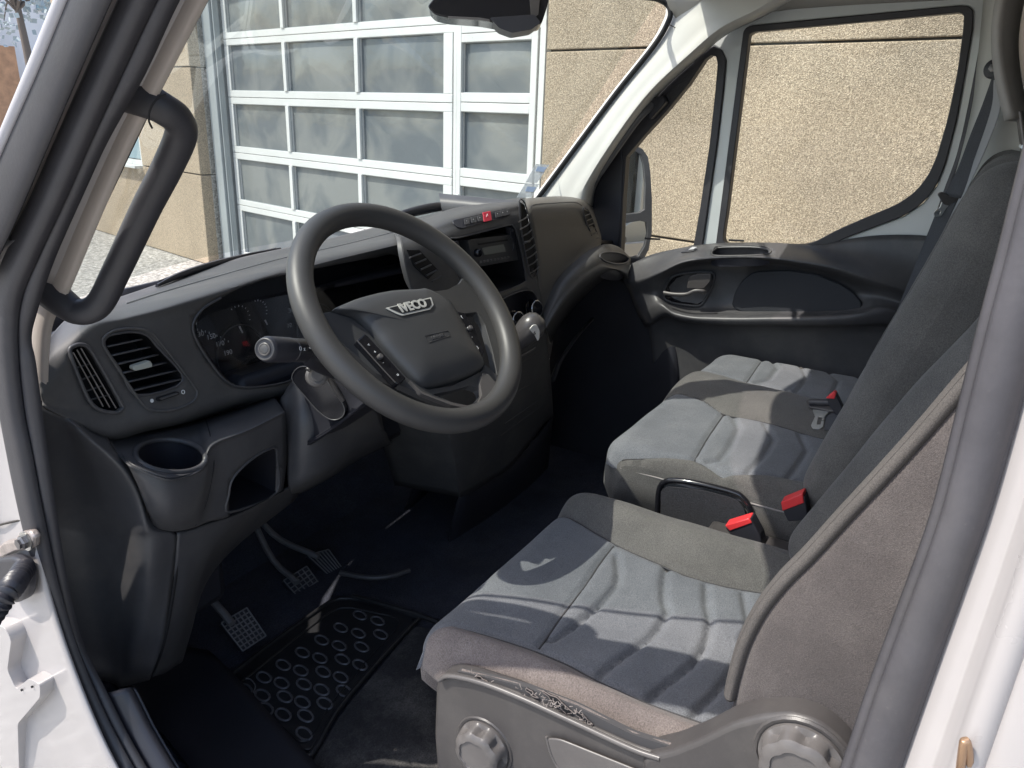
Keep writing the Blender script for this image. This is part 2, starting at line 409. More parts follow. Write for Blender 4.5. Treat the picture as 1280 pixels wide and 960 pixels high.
M_wall = aggregate('exposed_aggregate', (.215, .170, .118), (.50, .415, .305), 230, .5, big=.2, c3=(.37, .30, .212))
M_walls = aggregate('smooth_aggregate', (.35, .275, .19), (.48, .385, .275), 160, .3, c3=(.42, .335, .235))
M_ground = aggregate('pale_gravel_concrete', (.22, .21, .19), (.54, .525, .49), 40, .5, c3=(.38, .365, .335))
M_alu = mat('white_aluminium', (.64, .65, .63), .35, var=.04, vscale=3, dust=.04)
M_jamb = mat('grey_jamb', (.33, .36, .37), .45, var=.06, vscale=3)
M_rev = aggregate('reveal_concrete', (.26, .25, .22), (.44, .42, .38), 60, .5)
M_joint = mat('panel_joint', (.05, .045, .04), .9, flat=True)

def plane(name, a, b, c, d, mt, parent=None):
    return mk(name, [a, b, c, d], [(0, 1, 2, 3)], mt, parent, False)
g = plane('ground', V((-250, -250, 0)), V((250, -250, 0)), V((250, 250, 0)), V((-250, 250, 0)), M_ground); tag(g, 'pale speckled gravel concrete yard surface', 'ground', kind='structure')
wall = thing('building_wall', 'beige exposed aggregate concrete panel wall behind the cab, around the glazed door', 'wall', tuple(W0))
TH = .22
def wpanel(s0, s1, z0, z1, mt, jit=0):
    g_ = .006
    c = Wp((s0+s1)/2, (z0+z1)/2, TH/2+.004*random.random())
    return box('panel', c, (s1-s0-g_*2, TH, z1-z0-g_*2), mt, wall, .006, X=WD, Y=WN)
zs = [0, 1.02, 2.04, 3.06, 4.2]
for z0, z1 in zip(zs[:-1], zs[1:]):
    s = -4.655
    for s1, s0 in ((-4.655, -10.0), (-10.0, -15.0)): wpanel(s0, s1, z0, z1, M_wall)
zl = [0, .95, 2.0, 3.05, 4.2]
for z0, z1 in zip(zl[:-1], zl[1:]):
    if z0 == .95:      # beside the window
        wpanel(0, 1.42, z0, z1, M_walls); wpanel(2.9, 3.55, z0, z1, M_walls)
    else: wpanel(0, 3.55, z0, z1, M_walls)
for i, (s0, s1, z0, z1) in enumerate(((-4.655, 0, 3.05, 4.2),)): wpanel(s0, s1, z0, z1, M_walls)
box('backing', Wp(-5.75, 2.1, TH+.13+.3), (18.5, .1, 4.2), M_joint, wall, X=WD, Y=WN)
jv = []; jf = []
for s0, s1 in ((0, 1.42), (2.9, 3.55), (-15, -4.655)): boxv(jv, jf, Wp((s0+s1)/2, 2.1, TH/2+.02), s1-s0-.04, TH-.02, 4.1, X=WD, Y=WN)
boxv(jv, jf, Wp(1.42+.74, .475, TH/2+.02), 1.4, TH-.02, .93, X=WD, Y=WN); boxv(jv, jf, Wp(1.42+.74, 3.1, TH/2+.02), 1.4, TH-.02, 2.1, X=WD, Y=WN)
mk('mortar_core', jv, jf, M_joint, wall, False)
# reveals of the door recess
for z0, z1 in zip(zl[:-1], zl[1:]): box('reveal', Wp(.03, (z0+z1)/2, .125+.11), (.075, .24, z1-z0-.01), M_rev, wall, .003, X=WD, Y=WN)
box('reveal', Wp(-4.72, 2.1, .34), (.12, .23, 4.2), M_rev, wall, .003, X=WD, Y=WN)
# plinth of ground wall edge, small window left of the door
win = thing('wall_window', 'white framed window in the beige wall seen behind the grab handle', 'window', tuple(Wp(2.1, 1.0)))
for c, s in ((Wp(1.45, 1.475, .06), (.06, .08, 1.05)), (Wp(2.16, 1.475, .06), (.05, .08, .95)), (Wp(2.87, 1.475, .06), (.06, .08, 1.05))): box('frame', c, s, M_alu, win, .004, X=WD, Y=WN)
box('frame', Wp(2.16, .975, .06), (1.36, .08, .05), M_alu, win, .004, X=WD, Y=WN); box('frame', Wp(2.16, 1.97, .06), (1.36, .08, .05), M_alu, win, .004, X=WD, Y=WN)
box('sill', Wp(2.16, .935, -.03), (1.5, .12, .03), M_alu, win, .004, X=WD, Y=WN)
M_winglass = mat('window_reflecting', (.25, .36, .40), .06, spec=.9, flat=True)
for s in (1.8, 2.52): box('pane', Wp(s, 1.475, .08), (.64, .01, .93), M_winglass, win, X=WD, Y=WN)

# glazed sectional door
gd = thing('sectional_door', 'white framed glazed sectional workshop door with a wicket door at its right side', 'garage door', tuple(Wp(-2.3, 0, .25)))
OF = .25; DP = .07
box('jamb', Wp(-.13, 2.1, OF-.03), (.16, .16, 4.2), M_jamb, gd, .006, X=WD, Y=WN)
box('track', Wp(-.232, 2.1, OF-.055), (.018, .06, 4.2), M_jamb, gd, .003, X=WD, Y=WN)
def rail(s0, s1, z0, z1, front=0, nm='rail'):
    return box(nm, Wp((s0+s1)/2, (z0+z1)/2, OF+DP/2-front), (abs(s1-s0), DP, z1-z0), M_alu, gd, .004, X=WD, Y=WN)
rows = [(.165, .605), (.72, 1.13), (1.255, 1.664), (1.79, 2.205), (2.32, 2.73), (2.85, 3.26)]
cols = [(-.325, -1.305), (-1.355, -2.385), (-2.435, -3.457)]
SL = -.246; SR = -4.44; SD = -3.655
rb = [0]+[r[0] for r in rows]; 
zr = [(0, .165)]+[(rows[i][1], rows[i+1][0]) for i in range(5)]+[(3.26, 3.45)]
for z0, z1 in zr:
    zm = (z0+z1)/2
    for a, b in ((z0, zm-.002), (zm+.002, z1)):
        if z1 < 2.25 or z0 == 0: rail(SL, -3.555, a, b)
        else: rail(SL, SR, a, b)
for r0, r1 in rows:
    rail(SL, cols[0][0], r0, r1, nm='stile')
    rail(cols[0][1], cols[1][0], r0, r1, .012, 'mullion'); rail(cols[1][1], cols[2][0], r0, r1, .012, 'mullion')
    rail(cols[2][1], -3.555, r0, r1, nm='stile')
    if r0 > 2.3: rail(-3.555, SD, r0, r1, nm='stile'); rail(-4.33, SR, r0, r1, nm='stile')
# wicket door
wk = []
for a, b, z0, z1 in ((-3.567, -3.60, .05, 2.30), (-3.61, SD, .05, 2.28), (-4.325, -4.38, .05, 2.28), (-4.39, SR, 0, 2.30)):
    rail(a, b, z0, z1, .01 if a in (-3.61, -4.325) else 0, 'wicket_stile')
for z0, z1 in ((.05, .165), (.605, .72), (1.14, 1.27), (1.67, 1.80), (2.135, 2.25)):
    zm = (z0+z1)/2
    rail(SD, -4.325, z0, zm-.002, .008, 'wicket_rail'); rail(SD, -4.325, zm+.002, z1, .008, 'wicket_rail')
rail(-3.555, SR, 2.285, 2.32, nm='wicket_head')
M_pane = bpy.data.materials.new('workshop_pane'); M_pane.use_nodes = True
nt = M_pane.node_tree; N = nt.nodes; b = N['Principled BSDF']; tc = N.new('ShaderNodeTexCoord')
n1 = N.new('ShaderNodeTexNoise'); n1.inputs['Scale'].default_value = 1.7; n1.inputs['Detail'].default_value = 3; n1.inputs['Distortion'].default_value = .8
nt.links.new(tc.outputs['Object'], n1.inputs['Vector']); rp = N.new('ShaderNodeValToRGB')
rp.color_ramp.elements[0].position = .40; rp.color_ramp.elements[1].position = .60
rp.color_ramp.elements[0].color = (.12, .138, .15, 1); rp.color_ramp.elements[1].color = (.21, .222, .215, 1)  # grey mottling in the base colour stands in for reflections
nt.links.new(n1.outputs['Fac'], rp.inputs[0]); nt.links.new(rp.outputs[0], b.inputs['Base Color'])
b.inputs['Roughness'].default_value = .09; b.inputs['Specular IOR Level'].default_value = .45
n5 = N.new('ShaderNodeTexNoise'); n5.inputs['Scale'].default_value = 5; n5.inputs['Detail'].default_value = 3; nt.links.new(tc.outputs['Object'], n5.inputs['Vector'])
bp = N.new('ShaderNodeBump'); bp.inputs['Strength'].default_value = .25; bp.inputs['Distance'].default_value = .03; nt.links.new(n5.outputs['Fac'], bp.inputs['Height']); nt.links.new(bp.outputs[0], b.inputs['Normal'])
def paneg(s0, s1, z0, z1):
    # a slightly bulged acrylic pane set back in its frame, with a thin gasket
    n_ = 10; vs = []; fs = []
    for i in range(n_+1):
        for j in range(n_+1):
            u, v_ = i/n_, j/n_; bl = .012*sin(pi*u)*sin(pi*v_)*(1 if z0 > 1.7 else .5)
            vs.append(Wp(lerp(s0, s1, u), lerp(z0, z1, v_), OF+.035-bl))
    for i in range(n_):
        for j in range(n_): a = i*(n_+1)+j; fs.append((a, a+1, a+n_+2, a+n_+1))
    p = mk('pane', vs, fs, M_pane, gd)
    tube('gasket', [Wp(s0, z0, OF+.012), Wp(s1, z0, OF+.012), Wp(s1, z1, OF+.012), Wp(s0, z1, OF+.012)], .006, M_jamb, gd, 4, True, 1)
for r0, r1 in rows:
    for c0, c1 in cols: paneg(c0, c1, r0, r1)
    if r0 > 2.3: paneg(SD, -4.325, r0, r1)
for z0, z1 in ((.165, .605), (.72, 1.14), (1.27, 1.67), (1.80, 2.135)): paneg(SD, -4.325, z0, z1)
# wicket handle
hd = tube('handle', [Wp(-3.60, 1.02, OF-.015), Wp(-3.60, 1.02, OF-.06), Wp(-3.62, 1.02, OF-.065), Wp(-3.74, 1.02, OF-.065)], .011, M_alu, gd, 8, sm=2)
box('lock_plate', Wp(-3.63, .98, OF-.008), (.035, .02, .2), M_alu, gd, .004, X=WD, Y=WN)
# ground strip / threshold
thr = box('threshold', Wp(-2.3, .012, .12), (4.6, .24, .02), M_rev, wall, X=WD, Y=WN)

# far away to the left: a bright rendered building and a frosted looking tree
fb = thing('rendered_building', 'overexposed white rendered building far ahead of the van with an orange brick corner', 'building', (3.5, 26, 0))
M_render = mat('white_render', (.82, .78, .76), .8, var=.06, vscale=.6)
M_brick = mat('orange_brick', (.55, .30, .17), .8, var=.2, vscale=4)
FBX = CAM+ray(20, 90)*(24/ray(20, 90).y)
box('wall', (FBX.x, FBX.y+3, 3.5), (9, 6, 7), M_render, fb)
box('corner_pier', (FBX.x-1.35, FBX.y-.5, 1.2), (2.0, .6, 3.4), M_brick, fb)
for i in range(4): box('window', (FBX.x-3+i*2.2, FBX.y-.02, 4.6), (1.1, .08, 1.3), M_winglass, fb)
fb.location = (0, 0, 0)
for c_ in fb.children: c_.location = (0, 0, 0)
tr = thing('tree', 'pale blossoming tree in front of the white far building, at the upper left picture edge', 'tree', (0, 0, 0))
M_leaf = mat('pale_foliage', (.42, .48, .50), .8, flat=True); M_bark = mat('bark', (.16, .13, .11), .9, flat=True)
TC = CAM+ray(18, -5)*(19/ray(18, -5).y)
tube('trunk', [V((TC.x, TC.y, 0)), V((TC.x+.1, TC.y, TC.z*.5)), V((TC.x, TC.y, TC.z+.3))], lambda s_: .14-.08*s_, M_bark, tr, 8)
rt = random.Random(5); lv = []; lf = []
for b_ in range(26):
    a = rt.uniform(0, 6.28); e_ = V((cos(a)*rt.uniform(.3, 1.3), sin(a)*rt.uniform(.3, 1.2), rt.uniform(-.7, 1.5)))
    e_ += V((TC.x, TC.y, TC.z+.2)); tube('branch', [V((TC.x, TC.y, TC.z-.3)), V((TC.x, TC.y, TC.z)).lerp(e_, .5)+V((0, 0, .15)), e_], lambda s_: .03-.02*s_, M_bark, tr, 5, sm=3)
    for k in range(60):
        c0 = e_+V((rt.gauss(0, .25), rt.gauss(0, .25), rt.gauss(0, .25))); n_ = V((rt.gauss(0, 1), rt.gauss(0, 1), rt.gauss(0, 1))).normalized(); t_ = n_.orthogonal(); b2 = n_.cross(t_); q_ = len(lv); r_ = .05
        lv += [c0+t_*r_, c0+b2*r_, c0-t_*r_, c0-b2*r_]; lf.append((q_, q_+1, q_+2, q_+3))
mk('crown', lv, lf, M_leaf, tr, False)['kind'] = 'stuff'
# ================================================================== VAN BODY
van = thing('van_body', 'white van body shell around the cab, seen through its open driver door', 'van', (0, 0, 0))
# near A pillar, from the outside inwards
def ext(pts, top): return [top]+pts
# outer edge highlight, black outer seal, painted strip, door seals, inner trim
OUT_E = [(150, -170), (112, -90), (73, 0), (36, 90), (-2, 180), (-45, 280)]
BAND_L = [(165, -170), (125, -90), (85, 0), (50, 85), (12, 170), (-32, 270), (-70, 350)]
BAND_R = [(226, -170), (184, -90), (140, 0), (100, 90), (57, 190), (16, 285), (-14, 345)]
S1_L = [(252, -170), (208, -90), (165, 0), (125, 85), (82, 180), (50, 250), (20, 309), (4, 365), (0, 420), (6, 480), (20, 560), (32, 620), (50, 700), (76, 795), (105, 873), (137, 945), (175, 1010), (230, 1080)]
S12 = [(296, -170), (246, -90), (200, 0), (162, 80), (118, 175), (86, 248), (52, 320), (31, 372), (26, 427), (33, 507), (44, 565), (58, 640), (75, 720), (98, 800), (128, 875), (160, 938), (200, 1005), (255, 1075)]
S2_R = [(330, -170), (280, -90), (228, 0), (186, 90), (140, 172), (112, 232), (72, 322), (51, 385), (43, 420), (49, 455), (58, 525), (69, 605), (87, 720), (106, 800), (136, 862), (168, 925), (208, 990), (262, 1060)]
TR_L = [(320, -170), (272, -90), (220, 0), (178, 90), (135, 172), (108, 232), (68, 322), (47, 385), (40, 440), (40, 490)]
TR_R = [(352, -170), (308, -90), (258, 0), (210, 92), (165, 180), (128, 262), (85, 364), (66, 400), (60, 440), (58, 500)]
ribbon('pillar_edge', OUT_E, [BAND_L[i] for i in range(6)], 'x', -.045, .004, mat('grey_edge', (.42, .41, .43), .4), van)
ribbon('outer_pillar_seal', BAND_L, BAND_R[:7], 'x', -.04, .006, M_rubber, van)
ribbon('painted_channel', [(x-3, y) for x, y in BAND_R], [(x+4, y) for x, y in S1_L[:5]]+[(22, 312), (8, 372)], 'x', -.02, -.004, mat('channel_paint', (.50, .45, .42), .4, var=.05, vscale=6), van)
def sealprof(t): return .25+.75*sqrt(max(0, 1-(2*t-1)**4))
ribbon('outer_door_seal', S1_L, S12, 'x', -.012, .014, M_rubber, van, prof=sealprof)
ribbon('inner_door_seal', S12, S2_R, 'x', .0, .013, M_rubber, van, prof=sealprof, m=10)
ribbon('a_pillar_trim', TR_L, TR_R, 'x', .05, .006, M_beige, van)
ribbon('a_pillar_inner_trim', TR_R, [(x+1, y-1) for x, y in TR_R], 'x', .052, .002, M_beige, van)
core = []
for a, b_ in zip([(150, -170), (112, -90), (73, 0), (36, 90), (-2, 180), (-45, 280), (-80, 350)], [(352, -170), (308, -90), (258, 0), (210, 92), (165, 180), (128, 262), (85, 364)]):
    A = U(a[0]+4, a[1], 'x', -.040); B = U(b_[0]-2, b_[1], 'x', .054)
    core.append([A, A.lerp(B, .35)+V((0, .012, .008)), A.lerp(B, .7)+V((0, .014, .01)), B])
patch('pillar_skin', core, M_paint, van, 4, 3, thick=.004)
# painted hinge pillar and wing side in front of the seal
rowsP = []
for (lx, y, rx), xx in zip([(-60, 300, 24), (-60, 345, 10), (-60, 400, 4), (-60, 470, 8), (-60, 560, 22), (-60, 640, 40), (-60, 720, 58), (-60, 800, 82), (-60, 880, 112), (-60, 950, 144), (-60, 1020, 185), (-60, 1100, 250)], (-.024, -.022, -.02, -.02, -.02, -.022, -.025, -.028, -.03, -.03, -.028, -.028)):
    rowsP.append([U(lerp(lx, rx, t), y, 'x', xx-(.014*sin(pi*t*1.6) if t < .62 else 0)) for t in (0, .2, .4, .6, .75, .88, 1)])
patch('hinge_pillar', rowsP, M_paint, van, 4, 3, thick=.004)
tube('panel_joint', [U(-30, 664, 'x', -.034), U(0, 656, 'x', -.031), U(22, 651, 'x', -.026), U(38, 648, 'x', -.022)], .0016, M_joint, van, 6)
fl = [U(*p, 'x', -.052) for p in [(-30, 770), (6, 785), (14, 800), (9, 838), (20, 862), (36, 848), (50, 856), (50, 872), (22, 905), (24, 970), (30, 1040), (-30, 1040)]]
prism('wing_flange', rnd(fl, .008), V((.03, 0, 0)), M_paint, van, .006, 3)
for p in ((28, 862), (41, 858)): lathe('hole_plug', [(.0016, 0), (.0016, .002)], U(*p, 'x', -.0525), (-1, 0, 0), M_deep, van, 8)

hb = [U(*p, 'x', -.036) for p in [(-8, 688), (4, 678), (16, 676), (24, 666), (36, 664), (42, 672), (41, 684), (34, 688), (20, 690), (4, 697), (-8, 699)]]
hinge = prism('hinge', hb, V((.01, 0, 0)), mat('worn_hinge', (.40, .35, .32), .4, .5, var=.3, vscale=60), van, .003, 2)
lathe('bolt', [(.009, 0), (.009, .006), (.0065, .008), (.0065, .011), (.003, .011)], U(33, 676, 'x', -.036), (-1, 0, 0), M_steel, hinge, 6)
lathe('washer', [(.0125, 0), (.0125, .002)], U(33, 676, 'x', -.0365), (-1, 0, 0), M_metal, hinge, 20)
bel = thing('cable_bellows', 'black corrugated rubber cable bellows running from the white pillar to the open door', 'cable bellows', tuple(U(27, 720, 'x', -.03)))
co = rnd([U(*p, 'x', -.033) for p in [(5, 700), (12, 692), (32, 690), (46, 700), (49, 725), (46, 742), (34, 748), (18, 740), (6, 722)]], .01)
prism('grommet', co, V((-.016, 0, 0)), M_black, bel, .005, 3)
path = cr([U(30, 712, 'x', -.045), U(22, 724, 'x', -.075), U(10, 740, 'x', -.10), U(-6, 762, 'x', -.115), U(-26, 790, 'x', -.125), U(-46, 815, 'x', -.13)], 16)
L_ = len(path)
tube('corrugated_sleeve', path, lambda s: .0115+.0022*sin(s*L_/4.2*2*pi), M_black, bel, 16, sm=1)
# B pillar (right edge of the picture)
BS_L = [(1420, -200), (1382, -80), (1345, 20), (1308, 140), (1282, 240), (1262, 320), (1240, 402), (1212, 515), (1180, 640), (1135, 765), (1098, 865), (1066, 960), (1032, 1050)]
BS_R = [(1500, -200), (1465, -80), (1430, 20), (1382, 140), (1348, 240), (1327, 320), (1304, 402), (1274, 515), (1240, 632), (1208, 726), (1165, 848), (1126, 960), (1092, 1060)]
def bprof(t): return .3+.7*max(0, sin(pi*min(1, t*1.15+.02)))**.5*(1 if t < .8 else 1-(t-.8)*2)
ribbon('b_pillar_seal', BS_L, BS_R, 'x', -.014, .010, M_rubber_worn, van, prof=bprof, m=12)
ribbon('b_pillar_seal_lip', [(x-12, y) for x, y in BS_L], [(x+6, y) for x, y in BS_L], 'x', -.002, .010, M_rubber_worn, van, prof=sealprof)
# painted B pillar: door rebate (pale), raised flange, outer skin
rows_ = []
for (x, y), (x2, y2) in zip(BS_L, BS_R):
    d_ = 1.0
    rows_.append([U(x2-3, y2, 'x', -.010), U(x2+10, y2, 'x', -.014), U(x2+30, y2, 'x', -.020), U(x2+48, y2, 'x', -.024), U(x2+62, y2, 'x', -.034), U(x2+74, y2, 'x', -.044), U(x2+90, y2, 'x', -.046), U(x2+104, y2, 'x', -.040), U(x2+120, y2, 'x', -.046), U(x2+190, y2, 'x', -.05), U(x2+420, y2, 'x', -.05)])
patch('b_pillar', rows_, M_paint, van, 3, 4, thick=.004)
stx = [U(*p, 'x', -.048) for p in [(1196, 962), (1204, 925), (1209, 921), (1211, 930), (1212, 968), (1207, 985)]]
M_brass = mat('latch_bronze', (.42, .27, .17), .35, .6, flat=True)
tube('striker', [U(1198, 985, 'x', -.04), U(1202, 950, 'x', -.052), U(1206, 926, 'x', -.055), U(1211, 940, 'x', -.052), U(1213, 985, 'x', -.04)], .0022, M_brass, van, 8)
# hidden/peripheral shell: roof, floor, bulkhead, near cant rail, far side, firewall
M_shell = mat('shell_paint', (.55, .55, .55), .5, flat=True)
roof_rows = [[V((x, y, z-.06*abs((x-.86)/.86)**3)) for x in (.04, .3, .86, 1.4, 1.70)] for y, z in ((-.06, 2.03), (-.5, 2.10), (-1.2, 2.12), (-1.7, 2.12))]
patch('roof_lining', roof_rows, M_head, van, 3, 3, thick=.03, off=1)
box('cab_floor', (.87, -.3, .60), (1.66, 2.3, .04), M_carpet, van)
box('bulkhead', (.87, -1.12, 1.35), (1.70, .03, 1.5), M_shell, van)
box('bulkhead_cover', (.87, -1.10, 1.35), (1.64, .01, 1.4), M_hr, van)
patch('firewall', [[V((x, y, z)) for x in (.08, .87, 1.66)] for y, z in ((.58, .60), (.74, .72), (.84, .95), (.84, 1.25))], M_carpet, van, 3, 3, thick=.01)
box('side_skin', (-.045, -1.6, 1.15), (.03, 1.3, 1.9), M_paint, van)
box('far_side_skin', (1.80, -1.6, 1.2), (.04, 1.6, 1.9), M_shell, van)
box('far_lower_skin', (1.82, .1, .80), (.03, 2.0, .9), M_shell, van)
# sill plate and step inside the near seal
SIL = [(138, 866), (152, 894), (168, 925), (208, 990), (262, 1060)]
rows_ = []
for (x, y) in SIL:
    rows_.append([U(x-4, y, 'x', .0), U(x+18, y-6, 'x', .015)]+[U(x+18, y-6, 'x', .015)+V((dx, 0, dz)) for dx, dz in ((.008, -.01), (.012, -.03), (.02, -.25))])
patch('sill_trim', rows_, M_black, van, 4, 3, thick=.004)
# step tread plate seen in the dark foot area
sp_ = [[U(x, y, 'z', .64) for x, y in r] for r in (((105, 815), (215, 812), (262, 818)), ((150, 862), (240, 850), (300, 855)), ((190, 905), (280, 895), (345, 905)), ((240, 965), (330, 955), (400, 965)), ((290, 1030), (380, 1020), (450, 1030)))]
patch('entry_step', sp_, M_black, van, 3, 3, thick=.01)
# front wing/nose under the screen: scuttle and black cowl
cow = [[V((x, y, z)) for x, y in ((-.02, .42), (.3, .74), (.87, .84), (1.44, .74), (1.78, .42))] for z in (1.30, 1.22, .9)]
patch('scuttle', cow, M_black, van, 2, 5, thick=.01)

bon = [[V((x, y, z)) for x, z in ((-.045, zc-.10), (.12, zc), (.87, zc+.03), (1.62, zc), (1.80, zc-.10))] for y, zc in ((.80, 1.10), (1.0, 1.02), (1.22, .90), (1.32, .72), (1.34, .40))]
patch('bonnet', bon, M_paint, van, 4, 4, thick=.01)
patch('wing', [[V((-.045, y, z)) for y in (.42, .8, 1.1, 1.32)] for z in (1.02, .9, .6, .35)], M_paint, van, 2, 3, thick=.01)
patch('wing', [[V((1.82, y, z)) for y in (.42, .8, 1.1, 1.32)] for z in (1.02, .9, .6, .35)], M_paint, van, 2, 3, thick=.01)
patch('lower_side', [[V((-.03, y, z)) for y in (.46, .2, -.2, -.6, -.95)] for z in (.56, .45, .32)], M_paint, van, 2, 3, thick=.01)
# ------------------------------------------------------------------ windscreen
pA0 = U(85, 365, 'x', .075); pA1 = U(258, 0, 'x', .11); pA2 = U(352, -170, 'x', .13)
q0 = U(673, 247, 'x', 1.62); q1 = U(770, 117, 'x', 1.60); q2 = U(832, 5, 'x', 1.58); q3 = V((1.56, q2.y-.05, 2.0))
print('screen', pA0, pA1, pA2, q0, q1, q2)
def scr(s):  # s 0 bottom .. 1 top; row of points across
    L_ = pA0.lerp(pA2, s); L_ = V((L_.x, L_.y+.02, L_.z)); R_ = q0.lerp(q2+(q2-q1)*.3, s); R_ = V((R_.x, R_.y+.02, R_.z))
    r = []
    for t in (0, .12, .3, .5, .7, .88, 1):
        p = L_.lerp(R_, t); p.y += .30*(1-abs(2*t-1)**2.2)*(1-.35*s); p.z += (-.035 if s < .2 else .0)*(1-abs(2*t-1)**2); r.append(p)
    return r
rws = [scr(-.08), scr(.25), scr(.55), scr(.85), scr(1.1)]
wsobj = patch('windscreen', rws, M_screen, van, 4, 4)
tag(wsobj, None, None)
# black frit/gasket along the far screen edge
ge = [(655, 268), (673, 247), (723, 180), (770, 117), (817, 58), (835, 28), (838, 13), (832, 4), (820, -2), (790, -9), (700, -24), (560, -40)]
tube('screen_gasket', [U(x, y, 'x', 1.60) for x, y in ge[:8]]+[U(820, -2, 'x', 1.57), U(800, -8, 'x', 1.5), V((1.2, .03, 1.99)), V((.87, .07, 2.01))], .007, M_deep, van, 8)
tube('screen_gasket', [pA0+V((0, .01, -.03)), pA0+V((0, .01, 0)), pA1+V((0, .01, 0)), pA2+V((0, .01, 0))], .004, M_deep, van, 6)
# header trim at the top
patch('header_trim', [[V((.10, -.12, 1.94)), V((.4, .0, 2.0)), V((.87, .06, 2.02)), V((1.3, .02, 2.0)), V((1.60, -.02, 1.955))], [V((.10, -.3, 1.96)), V((.4, -.22, 2.04)), V((.87, -.20, 2.06)), V((1.3, -.22, 2.04)), V((1.62, -.26, 2.0))]], M_head, van, 4, 4, thick=.01)
# stickers on the screen's lower far corner
stk = thing('screen_sticker', 'two pale blue and white inspection stickers inside the lower corner of the windscreen', 'sticker', tuple(U(668, 225, 'x', 1.50)))
sb = V((0, 0, 0))
def qs(px, py): return UN(px, py, U(668, 225, 'x', 1.47), V((-.1, -.8, .6)).normalized())
M_stk = bpy.data.materials.new('translucent_sticker'); M_stk.use_nodes = True
M_stk.node_tree.nodes['Principled BSDF'].inputs['Base Color'].default_value = (.62, .66, .68, 1); M_stk.node_tree.nodes['Principled BSDF'].inputs['Alpha'].default_value = .6
for a in (((670, 205), (687, 206), (671, 229), (657, 228)), ((657, 229), (674, 230), (664, 247), (646, 247))):
    prism('sheet', [qs(*p) for p in a], V((0, .0005, 0)), M_stk, stk)
for a in (((672, 208), (683, 209), (679, 215), (669, 214)), ((659, 233), (670, 234), (666, 240), (656, 239))):
    prism('print', [qs(*p)+V((0, -.0006, 0)) for p in a], V((0, -.0003, 0)), M_blueprint, stk)
# exterior wiper / black cowl line lying at the base of the screen
wp = thing('windscreen_wiper', 'black wiper arm parked along the base of the windscreen', 'wiper', tuple(U(262, 331, 'y', .6)))
tube('arm', [U(196, 357, 'y', .52), U(222, 345, 'y', .56), U(262, 332, 'y', .62), U(305, 321, 'y', .68), U(350, 311, 'y', .72)], lambda s: .010-.006*abs(2*s-1)**2, M_black, wp, 8, flat=.6)
tube('blade', [U(200, 352, 'y', .53), U(262, 329, 'y', .63), U(345, 311, 'y', .72)], .003, M_deep, wp, 6)

# ------------------------------------------------------------------ far A pillar, cant area, far B pillar (pale trim)
AX = 1.61
ap_l = [(652, 275), (673, 247), (723, 180), (770, 117), (817, 58), (835, 28), (840, 10), (836, -20)]
ap_r = [(728, 262), (735, 232), (772, 172), (815, 115), (868, 66), (905, 36), (950, 14), (1000, -14)]
rows_ = []
for (a, b) in zip(ap_l, ap_r):
    A = U(*a, 'x', AX+.005); B = U(*b, 'x', AX-.03)
    rows_.append([A+V((.01, .02, 0)), A, A.lerp(B, .35)+V((-.010, 0, 0)), A.lerp(B, .7)+V((-.008, 0, 0)), B, B+V((.11, .02, 0))])
patch('far_a_pillar_trim', rows_, M_trimw, van, 5, 4, thick=.004)
tube('trim_joint', [U(835, 30, 'x', AX-.02), U(855, 40, 'x', AX+.005), U(876, 52, 'x', AX+.03)], .0012, M_joint, van, 6)
lathe('trim_clip', [(.009, 0), (.009, .002), (.007, .003)], U(839, 61, 'x', AX+.01), (-1, -.5, .1), M_trimw, van, 16)
patch('far_cant_trim', [[U(832, -4, 'x', 1.58), U(900, -6, 'x', 1.60), U(1000, -30, 'x', 1.62), U(1240, -60, 'x', 1.62)], [U(840, 14, 'x', 1.60), U(905, 20, 'x', 1.63), U(960, 4, 'x', 1.67), U(1240, -12, 'x', 1.68)], [U(868, 54, 'x', 1.66), U(884, 47, 'x', 1.68), U(955, 14, 'x', 1.70), U(1240, -4, 'x', 1.71)]], M_head, van, 4, 5, thick=.004)
# far B pillar, pale
fbp = [[U(1234, -30, 'x', 1.69), U(1290, -30, 'x', 1.60), U(1400, -30, 'x', 1.52)], [U(1222, 90, 'x', 1.69), U(1275, 90, 'x', 1.60), U(1400, 90, 'x', 1.52)], [U(1208, 170, 'x', 1.69), U(1260, 180, 'x', 1.60), U(1400, 180, 'x', 1.52)], [U(1160, 330, 'x', 1.70), U(1230, 340, 'x', 1.61), U(1400, 340, 'x', 1.52)], [U(1110, 560, 'x', 1.70), U(1200, 560, 'x', 1.62), U(1400, 560, 'x', 1.52)]]
patch('far_b_pillar_trim', fbp, M_trimw, van, 4, 4, thick=.004)
tube('far_door_seal', [U(x, y, 'x', 1.693) for x, y in [(1237, -30), (1236, 5), (1232, 40), (1222, 95), (1212, 145), (1200, 195), (1180, 250), (1165, 300), (1150, 360), (1135, 440)]], .0075, M_rubber_worn, van, 8)
tube('far_door_seal', [U(x, y, 'x', 1.70) for x, y in [(1237, -30), (1100, -16), (1010, -2), (965, 9), (920, 27), (884, 47), (840, 88), (807, 122), (780, 150)]], .0045, M_deep, van, 8)

